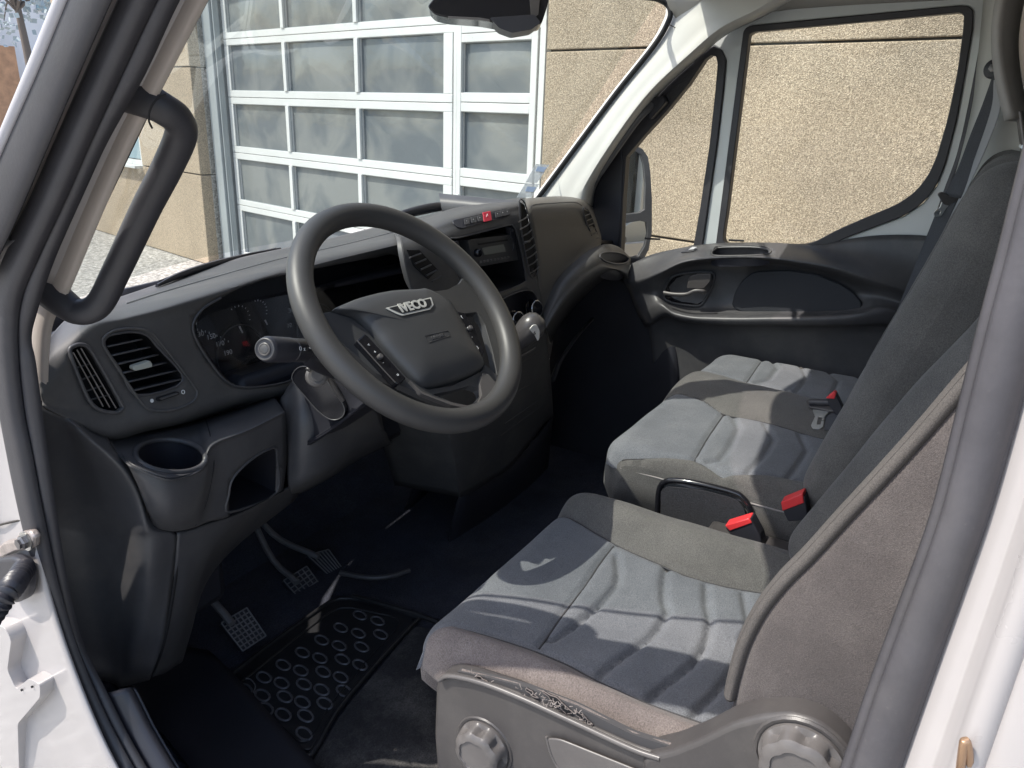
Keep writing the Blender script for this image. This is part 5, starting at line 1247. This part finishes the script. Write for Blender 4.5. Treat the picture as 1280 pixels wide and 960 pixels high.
ring_from('bay_edge', bay, .0016, M_dash2, cstk, 0, bcs)
well('radio_bay', bay, bcs, (.02, .10, 0), M_deep, cstk, .97, 0, 2)
ring_from('control_bay_edge', kbay, .0016, M_dash2, cstk, 0, bcs)
well('control_bay', kbay, bcs, (.01, .035, -.003), M_black, cstk, .95, 0, 2)
# switch strip
st_ = rnd(hits(bcs, [(565, 276), (570, 274.5), (631, 261), (636, 262), (637, 268), (632, 271.5), (577, 285.5), (570, 284), (566, 280)], .0006), .002)
prism('switch_strip', st_, V((0, -.0022, .0004)), M_black, cstk, .0008, 2)
def sq(px, py, w_, h_, lift=.0035):
    t = -14/60
    return hits(bcs, [(px-w_, py-h_+w_*.23), (px+w_, py-h_-w_*.23), (px+w_+1.2, py+h_-w_*.23), (px-w_+1.2, py+h_+w_*.23)], lift)
for k, (px, py) in enumerate(((581.5, 277.8), (590, 275.8), (598, 273.8), (620, 268.7), (626.5, 267.2), (632, 265.9))):
    s_ = prism('strip_switch', sq(px, py, 3.0, 3.6), V((0, -.0012, 0)), M_dash2, cstk, .0005)
    c = hit(bcs, px, py, .0052)
    lathe('switch_symbol', [(.0013, 0), (.0013, .0003)], c, (0, -1, .1), M_white, s_, 5+k % 3)
hz_ = prism('hazard_switch', sq(606.5, 271.8, 4.8, 5.6, .004), V((0, -.002, 0)), M_hazard, cstk, .0008)
c = hit(bcs, 606.8, 271.6, .0066)
tube('hazard_triangle', [c+V((-.0034, 0, -.0026)), c+V((.0034, 0, -.0026)), c+V((0, 0, .0034))], .0006, M_white, hz_, 5, True, 1)
# radio unit with its bracket ears
rd_ = thing('car_radio', 'black car radio with small display sitting in the open bay', 'radio', tuple(U(617, 312, 'y', .225)))
RY = .203
M_radio = mat('radio_plastic', (.05, .05, .052), .4, bump=.1, bscale=600)
rf = rnd([U(*p, 'y', RY) for p in [(585, 301), (590, 299), (640, 293), (644, 296), (652, 321), (650, 324.5), (596, 334), (592, 331)]], .002)
prism('radio_body', rf, V((0, .10, 0)), M_radio, rd_, .001)
prism('cd_slot', [U(*p, 'y', RY-.001) for p in [(597, 304.5), (634, 299), (635, 300.8), (598, 306.5)]], V((0, -.0006, 0)), M_deep, rd_)
prism('display', [U(*p, 'y', RY-.001) for p in [(602, 310), (629, 305), (632, 314.5), (605, 319)]], V((0, -.0012, 0)), mat('lcd_display', (.20, .205, .18), .25, flat=True), rd_, .0005)
c = U(595, 316, 'y', RY); lathe('volume_knob', [(.009, 0), (.0095, .002), (.008, .010), (.007, .011)], c, (0, -1, .05), M_gloss, rd_, 24)
for k in range(9): 
    px, py = 601+4.3*k, 327.5-.75*k
    box('radio_button', U(px, py, 'y', RY-.001), (.0075, .003, .0045), M_knob, rd_, .0006)
c = U(640, 308, 'y', RY-.001); tube('button_arc', [c+V((.003, 0, .010)), c+V((.007, 0, .004)), c+V((.007, 0, -.004)), c+V((.003, 0, -.010))], .001, M_dash2, rd_, 6)
for pts in ([(562, 304), (573, 301), (577, 318), (583, 334), (576, 336), (568, 322)], [(637, 284), (643, 283), (649, 302), (644, 305), (639, 296)]):
    bb = prism('bracket', rnd([U(*p, 'y', .20) for p in pts], .002), V((0, .012, 0)), M_black, rd_, .002)
for px, py in ((566, 307), (575, 328), (640, 288), (646, 299)): lathe('bracket_clip', [(.0034, 0), (.0034, .003), (.002, .003)], U(px, py, 'y', .20), (0, -1, 0), M_metal if px < 570 else M_dash2, rd_, 8)
text('lettering', '4', U(559, 283, 'y', .24), V((1, 0, .05)), V((0, 0, 1)), .006, M_white, cstk) if False else None
# vertical vent between stack and airbag panel
vv_h = [(651, 253), (656, 257), (662, 281), (668, 310), (671, 338), (663, 344), (657, 315), (652, 285)]
cv = tube('centre_vent', [U(*p, 'y', .182) for p in [(649, 252), (656, 254), (663, 281), (669, 310), (672, 340), (664, 346), (657, 318), (652, 288)]], .0018, M_dash2, cstk, 6, True, 3)
mk('vent_back', [U(*p, 'y', .24) for p in vv_h], [tuple(range(8))], M_deep, cv)
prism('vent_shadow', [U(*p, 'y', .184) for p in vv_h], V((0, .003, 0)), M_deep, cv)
for k in range(8):
    px = 654.5+1.9*k; py = 274+9.2*k
    a, b_ = U(px-6, py+3.4, 'y', .180), U(px+6, py-5.0, 'y', .178)
    tube('slat', [a, a.lerp(b_, .5)+V((0, -.003, 0)), b_], .0026, M_knob, cv, 6, sm=3, flat=.6)
box('vent_slider', U(659, 302, 'y', .174), (.018, .008, .004), M_knob, cv, .001)
box('blank_switch', U(664.5, 337, 'y', .186), (.012, .006, .007), M_black, cstk, .0015)
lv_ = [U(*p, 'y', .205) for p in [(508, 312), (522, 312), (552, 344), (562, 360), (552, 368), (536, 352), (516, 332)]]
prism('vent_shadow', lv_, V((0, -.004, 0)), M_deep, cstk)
for k in range(6): tube('slat', [U(512+7*k, 322+7.5*k, 'y', .199), U(526+6.5*k, 317+7*k, 'y', .199)], .002, M_dash2, cstk, 6, sm=1)
# heater knobs
def hknob(px, py, R_, yy):
    c = U(px, py, 'y', yy); ax_ = V((-.15, -1, .18)).normalized()
    k_ = lathe('heater_knob', [(R_*1.1, 0), (R_*1.1, .004), (R_*.95, .006), (R_*.92, .020), (R_*.84, .024), (R_*.80, .021), (R_*.2, .0195)], c, ax_, M_gloss, cstk, 40)
    e1 = ax_.orthogonal().normalized(); e2 = ax_.cross(e1); c2 = c+ax_*.021
    tube('chrome_ring', [c2+(e1*cos(t)+e2*sin(t))*R_*.93 for t in [2*pi*i/32 for i in range(32)]], .0022, M_chrome, k_, 8, True, 1)
hknob(640, 401, .0225, .19); hknob(663, 386, .0215, .19); hknob(612, 418, .022, .19)
# trays of the lower stack: pale ledge and slots
tube('ledge', hits(bcs, [(647, 447), (658, 441), (668, 435)], .002), .0035, M_knob, cstk, 8, sm=3)
for a, b_ in (((640, 460), (672, 442)), ((645, 490), (674, 474)), ((625, 545), (680, 505)), ((630, 530), (676, 498))): tube('tray_edge', hits(bcs, [a, ((a[0]+b_[0])/2, (a[1]+b_[1])/2), b_], .0006), .0012, M_dash2, cstk, 6, sm=2)
# gear lever
gl_ = thing('gear_lever', 'gear lever with grey knob and chrome shift pattern on the centre stack', 'gear lever', tuple(U(645, 432, 'y', .10)))
M_gknob = mat('gear_knob_plastic', (.075, .07, .07), .3, flat=True)
g0 = U(643, 432, 'y', .10); g1 = U(672, 400, 'y', .055); ga = (g1-g0).normalized()
tube('stick', [U(640, 452, 'y', .17), U(640, 440, 'y', .13), g0], .008, M_black, gl_, 12)
lathe('chrome_collar', [(.010, -.006), (.014, -.002), (.014, .004), (.011, .007)], g0+ga*.004, ga, M_chrome, gl_, 28)
kp = [(.0115, 0), (.0150, .008), (.019, .022), (.0215, .036), (.0215, .048), (.018, .058), (.012, .064), (.004, .066)]
L0 = (g1-g0).length; kk = L0*1.12/.066
lathe('gear_knob', [(r*1.38, h*kk) for r, h in kp], g0, ga, M_gknob, gl_, 36)
capc = UN(673, 398, g1-FWD*.0, -FWD); 
kc = g0+ga*(L0*.80)
n_k = (-FWD+RIGHT*.55); n_k = (n_k-ga*n_k.dot(ga)).normalized()
cpz = (n_k+ga*.35).normalized(); cap0 = g0+ga*(.045*kk)+n_k*.0305
ex = RIGHT-cpz*RIGHT.dot(cpz); ex.normalize(); ey = cpz.cross(ex)
cp = [cap0+ex*a*.013+ey*b_*.019 for a, b_ in ((-.9, .5), (-.3, .95), (.4, .95), (.95, .2), (.9, -.7), (.6, -1), (.1, -.3))]
prism('shift_pattern_plate', rnd(cp, .003), cpz*.003, M_satin, gl_, .001)
text('shift_pattern', '6', cap0+cpz*.0035, ex, ey, .011, M_deep, gl_)
# ---- passenger airbag panel
pdash = thing('passenger_dash', 'brown-grey passenger dash panel with curved beam and round cup holder by the far door', 'dash panel', (1.4, .2, 1.3))
C_ = [
 [(655, 248, .34), (690, 245.5, .34), (715, 245.5, .34), (735, 250, .33), (742, 256, .32)],
 [(657, 252, .235), (692, 249, .24), (718, 249, .24), (731, 253, .235), (742, 264, .24)],
 [(660, 264, .20), (693, 263, .205), (722, 262, .205), (738, 268, .205), (746, 277, .215)],
 [(665, 292, .196), (697, 290, .20), (726, 285, .20), (744, 288, .198), (751, 293, .205)],
 [(671, 332, .188), (702, 322, .192), (728, 310, .192), (746, 304, .188), (752, 303, .195)],
 [(675, 368, .178), (694, 348, .18), (716, 329, .182), (738, 314, .18), (750, 309, .185)],
 [(678, 394, .172), (687, 369, .172), (712, 335, .175), (737, 318, .175), (750, 313, .178)]]
_, bab = patch('airbag_panel', gy(C_), M_air, pdash, 6, 6, ret=True, thick=.003, off=1)
tube('panel_outline', hits(bab, [(662, 262), (667, 256), (690, 254), (718, 253), (727, 257)], .0004)[:5], .0009, M_dash2, pdash, 6)
pv = tube('side_vent', [U(*p, 'y', .198) for p in [(729, 260), (736, 264), (744, 285), (748, 300), (744, 305), (738, 290), (731, 272)]], .002, M_dash2, pdash, 6, True, 3)
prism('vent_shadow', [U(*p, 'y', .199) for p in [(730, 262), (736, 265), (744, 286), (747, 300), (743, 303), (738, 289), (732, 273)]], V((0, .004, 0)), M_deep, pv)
for k in range(6): tube('slat', [U(731+2.1*k, 270+6*k, 'y', .193), U(738+2*k, 267+6*k, 'y', .193)], .0016, M_dash2, pv, 6, sm=1)
D_ = [
 [(677, 393, .172), (687, 368, .172), (698, 348, .172), (716, 329, .170), (737, 313, .165), (756, 305, .160), (774, 309, .150), (788, 322, .135)],
 [(679, 398, .160), (690, 374, .155), (702, 354, .150), (720, 336, .145), (742, 321, .138), (758, 315, .138), (774, 318, .136), (789, 328, .128)],
 [(681, 405, .150), (694, 381, .142), (707, 362, .136), (726, 344, .130), (747, 330, .125), (762, 332, .120), (777, 333, .120), (787, 334, .120)],
 [(683, 413, .148), (698, 390, .138), (713, 372, .132), (734, 353, .126), (756, 339, .120), (769, 337, .116), (779, 341, .115), (785, 345, .118)],
 [(685, 418, .20), (700, 396, .20), (716, 377, .20), (737, 358, .19), (758, 344, .18), (770, 341, .17), (779, 346, .16), (785, 352, .15)],
 [(688, 430, .34), (702, 405, .34), (718, 385, .34), (740, 366, .33), (760, 352, .32), (772, 350, .31), (782, 356, .3), (790, 362, .3)]]
cup2 = [(768+18*cos(t), 322.5+7.2*sin(t)+cos(t)*2.2) for t in [2*pi*k/16 for k in range(16)]]
_, bbm = patch('dash_beam', gy(D_), M_dash, pdash, 9, 7, ret=True, holes=[cup2], thick=.003, off=1)
ring_from('cup_rim', cup2, .003, M_dash2, pdash, 0, bbm)
well('cup_well', cup2, bbm, (.0, .005, -.05), M_black, pdash, .85, 0, 2)
# dark foot-well lining, lower rib
patch('glove_cavity', [[V((1.10, .30, 1.20)), V((1.4, .36, 1.22)), V((1.66, .34, 1.24))], [V((1.08, .36, 1.0)), V((1.4, .42, 1.0)), V((1.67, .42, 1.0))], [V((1.06, .50, .62)), V((1.4, .54, .62)), V((1.67, .54, .62))]], M_black, pdash, 4, 4, thick=.01)
tube('lower_rib', [U(*p, 'y', yy) for p, yy in (((757, 384), .27), ((738, 402), .25), ((718, 425), .235), ((700, 452), .225), ((690, 476), .22))], lambda s: .006+.006*s, M_dash2, pdash, 8, flat=.6)
tube('cable', [U(732, 458, 'y', .42), U(738, 475, 'y', .42), U(748, 490, 'y', .42), U(758, 498, 'y', .42)], .0018, M_dash, pdash, 6)
patch('dash_deck', [[V((.06, .40, 1.33)), V((.45, .42, 1.33)), V((.9, .30, 1.36)), V((1.3, .24, 1.37)), V((1.68, .20, 1.33))], [V((.06, .50, 1.31)), V((.4, .74, 1.27)), V((.87, .82, 1.30)), V((1.34, .74, 1.31)), V((1.72, .46, 1.31))]], M_black, db, 4, 4, thick=.01)
# black tray on top of the dash, behind the stack
tb_ = thing('dash_top_tray', 'black raised tray lip on top of the dash in front of the windscreen', 'tray', tuple(U(525, 268, 'y', .5)))
tube('tray_lip', [U(*p, 'y', .50) for p in [(478, 279), (495, 271), (520, 264), (545, 259), (556, 259), (562, 264)]], lambda s: .006+.010*sin(pi*s), M_black, tb_, 10, flat=.7)

# ================================================================== STEERING WHEEL
sw_ = thing('steering_wheel', 'grey worn steering wheel with three spokes and button pods', 'steering wheel', (.464, -.010, 1.39))
psi = RAD(3.3); tau = RAD(44)
wc = V((.464, -.010, 1.386)); wn = V((-sin(psi)*cos(tau), -cos(psi)*cos(tau), sin(tau))).normalized()
# re-centre on the picture's rim: fitted centre
wu = V((0, 0, 1)).cross(wn)*-1; wu = wn.cross(V((0, 0, 1))).normalized()
if wu.x < 0: wu = -wu
wv = wn.cross(wu).normalized()
if wv.z < 0: wv = -wv
RR_ = .1865
rim = []
for k in range(72):
    t = 2*pi*k/72; rim.append(wc+(wu*cos(t)+wv*sin(t))*RR_)
tube('rim', rim, lambda s: .0186, M_wheel, sw_, 20, True, 1, up=tuple(wn))
def wq(px, py, o=0): return UN(px, py, wc+wn*o, wn)
# airbag pad: domed
pad_o = [(414, 389), (430, 381), (449, 374), (483, 366), (517, 364), (529, 363), (545, 370), (559, 379), (566, 388), (577, 406), (588, 428), (601, 450), (602, 461), (586, 471), (559, 480), (536, 485.5), (522, 483), (508, 471), (492, 454), (476, 436), (466, 422), (456, 411), (444, 400), (430, 394)]
po = cr([wq(x, y, -.012) for x, y in pad_o], 3, True)
pc = sum(po, V())/len(po); vs = []; fs = []
lev = [(1.0, -.02), (1.0, 0), (.985, .006), (.95, .011), (.85, .0165), (.65, .021), (.4, .023), (.2, .0238)]
for s_, h in lev:
    for p in po: vs.append(pc+(p-pc)*s_+wn*h)
K = len(po)
for a in range(len(lev)-1):
    for i in range(K): fs.append((a*K+i, a*K+(i+1) % K, (a+1)*K+(i+1) % K, (a+1)*K+i))
vs.append(pc+wn*.024); fs += [((len(lev)-1)*K+i, (len(lev)-1)*K+(i+1) % K, len(vs)-1) for i in range(K)]
mk('airbag_pad', vs, fs, M_pad, sw_, True, 60)
bpad = BVHTree.FromPolygons([tuple(v) for v in vs], fs)
# spokes and lower trim
def wplate(name, px, holes, o, th, mt, bev=.002, r=.004): 
    return plate(name, rnd([wq(x, y, o) for x, y in px], r), [rnd([wq(x, y, o) for x, y in h], r) for h in holes], -wn*th, mt, sw_, bev, 2)
wplate('right_spoke', [(530, 366), (545, 364), (560, 362), (575, 354), (584, 340), (590, 325), (612, 350), (628, 385), (640, 420), (634, 460), (622, 470), (616, 440), (606, 405), (596, 390), (580, 392), (566, 388)], [], -.008, .014, M_wheel, .005)
wplate('hub_surround', [(414, 390), (440, 398), (458, 412), (478, 438), (508, 472), (534, 487), (566, 482), (603, 464), (606, 455), (622, 470), (628, 490), (616, 507), (590, 512), (560, 507), (524, 492), (498, 480), (470, 466), (436, 436), (410, 412), (398, 396)], [[(541, 493), (566, 488), (586, 482), (598, 486), (601, 494), (594, 503), (584, 507), (566, 503)]], -.010, .012, M_pad, .002)
wplate('lower_trim', [(512, 475), (527, 489), (545, 497), (565, 503), (585, 507), (598, 503), (603, 493), (600, 480), (603, 466), (611, 468), (627, 487), (630, 496), (618, 507), (593, 512), (563, 506), (527, 492)], [], -.004, .008, M_knob, .002, .003)
wplate('left_spoke', [(414, 389), (398, 392), (400, 402), (420, 424), (448, 448), (452, 430), (458, 413), (440, 398)], [], -.014, .010, M_pad, .002)
lathe('hub', [(.045, -.11), (.045, -.06), (.05, -.035), (.06, -.02), (.05, -.018)], wc+wv*-.01, wn, M_black, sw_, 32)
# button pods
def pod(px, buttons, mt=M_gloss):
    o = prism('button_pod', rnd([wq(x, y, .0) for x, y in px], .003), -wn*.012, mt, sw_, .0015, 2)
    for x, y, s_ in buttons:
        text('button_symbol', s_, wq(x, y, .0012), wu, wv, .0068, M_white, o, .0003)
pod([(446, 426), (456, 417), (463, 423), (508, 473), (498, 481), (492, 476)], [(461, 431, '<'), (469, 440, '+'), (479, 453, '-'), (497, 468, 'o')])
pod([(571, 391), (580, 391), (592, 407), (605, 440), (602, 448), (594, 436), (582, 412)], [(577, 396, '('), (585, 410, '+'), (590, 421, '-'), (597, 434, ')')])
for x, y in ((474, 447), (586.5, 411)): lathe('toggle', [(.004, 0), (.004, .005), (.003, .006)], wq(x, y, .0), wn, M_knob, sw_, 12)
tube('pod_edge', [wq(x, y, .001) for x, y in ((446, 425), (470, 452), (494, 478))], .0009, M_knob, sw_, 6, sm=1)
# badge
def pdq(px, py, o=0): return hit(bpad, px, py, o)
bd = [pdq(*p, .0008) for p in [(481, 386), (538, 372.5), (541, 382), (537, 387.5), (502, 395.5), (495, 393)]]
bo_ = prism('badge', rnd(bd, .002), wn*.0014, M_satin, sw_, .0006, 2)
bd2 = [pdq(*p, .0026) for p in [(485, 386.3), (536.5, 374.5), (538.5, 382), (535.5, 385.8), (502.5, 393.2), (497, 391.5)]]
prism('badge_field', rnd(bd2, .0015), wn*.0003, M_deep, bo_)
bx_ = (pdq(536, 379, .003)-pdq(492, 389.5, .003)).normalized()
text('badge_lettering', 'IVECO', pdq(515, 384, .0034), bx_, wn.cross(bx_), .0205, M_satin, bo_, .0006, .0007)
fr_ = [pdq(*p, .0006) for p in [(531, 420), (560, 413.5), (562.5, 420), (536, 428)]]
tube('emboss_frame', fr_, .0006, M_dash2, sw_, 5, True, 1)
text('emboss_lettering', 'AIRBAG', pdq(547.5, 420.8, .0008), bx_, wn.cross(bx_), .0095, M_dash2, sw_, .0004)
# stalk
skt = thing('control_stalk', 'thick black lighting stalk with end ring, left of the steering wheel', 'stalk', tuple(U(400, 458, 'y', .07)))
s0 = U(418, 468, 'y', .09); s1 = U(392, 455, 'y', .06); s2 = U(379, 438, 'y', .05); s3 = U(331, 436.5, 'y', .03)
tube('arm', [s0, s1, U(384, 445, 'y', .052), s2], lambda s: .0078+.004*s, M_black, skt, 14)
ax_ = (s3-s2).normalized(); Ls = (s3-s2).length
lathe('twist_grip', [(.006, -.008), (.0145, -.003), (.0165, .004), (.0165, Ls*.35), (.0155, Ls*.36), (.0155, Ls*.38), (.0170, Ls*.39), (.0172, Ls*.93), (.0155, Ls*.985), (.014, Ls)], s2, ax_, M_black, skt, 36)
e1 = ax_.orthogonal().normalized(); e2 = ax_.cross(e1)
for r_, h in ((.0135, .0), (.0075, .001)): tube('end_ring', [s3+ax_*h+(e1*cos(t)+e2*sin(t))*r_ for t in [2*pi*i/28 for i in range(28)]], .0012, M_dash2 if r_ > .01 else M_knob, skt, 6, True, 1)
lathe('end_button', [(.007, 0), (.006, .002), (.003, .003)], s3, ax_, M_dash2, skt, 20)
lt = (-FWD-ax_*(-FWD).dot(ax_)).normalized()
for fr2, s_ in ((.42, 'O'), (.30, 'x'), (.12, '*')): text('stalk_symbol', s_, s2+ax_*Ls*fr2*.9+lt*.0172, -ax_, ax_.cross(lt)*-1 if (ax_.cross(lt)*-1).z > 0 else ax_.cross(lt), .008, M_white, skt, .0003)
# ignition barrel
ig = U(396, 470, 'y', .10)
lathe('ignition_barrel', [(.017, -.01), (.017, .004), (.013, .007), (.009, .007), (.009, .011)], ig, (-.5, -.6, .35), M_knob, cs, 28)
tube('ignition_collar', [U(*p, 'y', .10) for p in [(385, 463), (392, 455), (402, 458), (410, 470), (420, 488), (428, 500)]], .0045, M_knob, cs, 8)

# ================================================================== MIRROR, PEDALS, FLOOR
rm = thing('interior_mirror', 'black rear-view mirror housing hanging from the roof at the top of the windscreen', 'mirror', (.87, .15, 1.9))
mpl = V((.87, .12, 1.87)); mnr = V((-.80, -.55, .1)).normalized()
def mm(px, py, o=0): return UN(px, py, mpl+mnr*o, mnr)
prism('housing', rnd([mm(*p, .02) for p in [(534, 8), (545, -6), (575, -26), (700, -40), (687, -4), (683, 12), (677, 30), (650, 34), (600, 25), (560, 22), (543, 18)]], .006), -mnr*.06, M_gloss, rm, .012, 4)
prism('lower_pod', rnd([mm(*p, .026) for p in [(612, 22), (668, 18), (676, 28), (664, 37), (640, 41), (624, 35)]], .004), -mnr*.05, M_black, rm, .005, 3)
prism('bezel_light_edge', [mm(*p, .0225) for p in [(560, 20), (600, 22), (612, 24), (612, 27), (600, 25), (560, 22.5)]], -mnr*.003, M_knob, rm)
prism('sensor_window', [mm(*p, .0225) for p in [(662, -2), (675, -4), (673, 18), (664, 24)]], -mnr*.003, M_trim, rm)
tube('stem', [mm(640, -30, 0), V((.88, .16, 1.98)), V((.88, .10, 2.04))], .012, M_black, rm, 10)
def pedal(lab, pts, x, nrm, rows_n, cols_n, armp):
    pl = thing('pedal', lab, 'pedal', tuple(U(*pts[0], 'x', x)), 'foot pedals'); print('pedal', lab[:10], [tuple(round(c, 2) for c in U(*p, 'x', x)) for p in pts])
    n_ = V(nrm).normalized(); p0 = U(*pts[0], 'x', x)
    q = [UN(*p, p0, n_) for p in pts]
    prism('pedal_pad', rnd(q, .006), -n_*.018, M_black, pl, .002, 2)
    A, B, C_, D = q[0], q[1], q[2], q[3]
    for i in range(rows_n+1):
        t = i/rows_n; a, b_ = A.lerp(D, t), B.lerp(C_, t); tube('tread_rib', [a+n_*.002, b_+n_*.002], .0016, M_pedal, pl, 5, sm=1)
    for j in range(cols_n+1):
        t = j/cols_n; a, b_ = A.lerp(B, t), D.lerp(C_, t); tube('tread_rib', [a+n_*.002, b_+n_*.002], .0016, M_pedal, pl, 5, sm=1)
    tube('pedal_arm', armp, .012, M_pedal, pl, 8, flat=.6)
PN = (-.1, -.72, .68)
pedal('clutch pedal, the nearest ribbed pad beside the lower dash cover', [(276, 779), (308, 760), (332, 795), (303, 814)], .36, PN, 7, 6, [U(290, 780, 'x', .37), U(275, 750, 'x', .38)+V((0, .08, .05)), V((.42, .60, 1.0))])
pedal('brake pedal, the square ribbed pad above the mat', [(354, 726), (383, 708), (403, 736), (380, 755)], .60, PN, 6, 5, [U(372, 728, 'x', .61), U(345, 700, 'x', .61)+V((0, .03, .02)), V((.57, .62, 1.0))])
pedal('accelerator pedal with curved long ribs, the farthest pad', [(384, 694), (410, 687), (433, 718), (423, 731)], .69, PN, 1, 6, [U(398, 696, 'x', .70), U(360, 684, 'x', .66)+V((0, .05, .02)), V((.62, .66, .85))])
# rubber mat with oval ribs
FM = .628
fmt = thing('floor_mat', 'black rubber floor mat with raised oval ribs in front of the driver seat', 'floor mat', tuple(U(380, 850, 'z', FM)))
mo = [(272, 862), (300, 835), (345, 800), (390, 768), (425, 748), (470, 755), (520, 772), (514, 782), (470, 830), (420, 890), (388, 944), (360, 930), (300, 890)]
prism('mat_sheet', rnd([U(*p, 'z', FM) for p in mo], .02), V((0, 0, .006)), M_mat, fmt, .002, 2)
tube('mat_border', [U(*p, 'z', FM+.008) for p in mo], .005, M_mat, fmt, 8, True, 3)
mi = [(292, 862), (315, 842), (352, 812), (394, 779), (426, 760), (468, 766), (500, 778), (460, 824), (412, 882), (384, 926), (358, 912), (308, 878)]
tube('mat_inner_border', [U(*p, 'z', FM+.0075) for p in mi], .0022, M_mat, fmt, 6, True, 3)
ovp = None
rngs = []
for r in range(7):
    for c_ in range(9):
        a = (306+c_*24+r*13+(9 if r % 2 else 0), 862-c_*15.5+r*12-(5 if r % 2 else 0))
        if inside(a, [(296, 866), (425, 763), (494, 779), (384, 926), (320, 884)]): rngs.append(a)
M_rib = mat('mat_rib_rubber', (.10, .098, .105), .4, bump=.2, bscale=300)
me0 = None
for a in rngs:
    c = U(*a, 'z', FM+.0075)
    if me0 is None:
        o = tube('oval_rib', [V((cos(t)*.0105, sin(t)*.018, 0)) for t in [2*pi*i/16 for i in range(16)]], .0023, M_rib, None, 5, True, 1); me0 = o.data
    else: o = bpy.data.objects.new('oval_rib', me0); C.objects.link(o)
    o.parent = fmt; o.location = c-V(fmt.location); o.rotation_euler = (0, 0, RAD(-12))
tube('mat_corner_mark', [U(*p, 'z', FM+.008) for p in [(305, 848), (313, 849), (319, 857), (317, 866)]], .0014, M_pedal, fmt, 5)
# carpet right of the mat with dust, door threshold cable channels
dust = prism('carpet_mat', rnd([U(*p, 'z', .622) for p in [(520, 782), (560, 800), (640, 900), (600, 1060), (330, 1060), (395, 945), (428, 892)]], .03), V((0, 0, .006)), mat('dusty_carpet', (.030, .029, .031), .98, bump=1, bscale=300, var=.3, vscale=7, fibre=True, dust=.35, bdist=.002), van, .002)
for pts in ([(262, 868), (300, 900), (345, 935), (390, 965), (430, 985)], [(268, 880), (310, 922), (350, 955), (400, 1000)]): tube('floor_edge_trim', [U(*p, 'z', .632) for p in pts], .003, M_dash2, van, 6)
tube('floor_cable', [U(*p, 'z', .66) for p in [(425, 716), (460, 722), (490, 720), (512, 713)]], .006, M_dash2, van, 8)
tube('carpet_ridge', [U(*p, 'z', .64) for p in [(440, 745), (480, 756), (520, 768), (548, 778)]], .006, M_mat, van, 8)
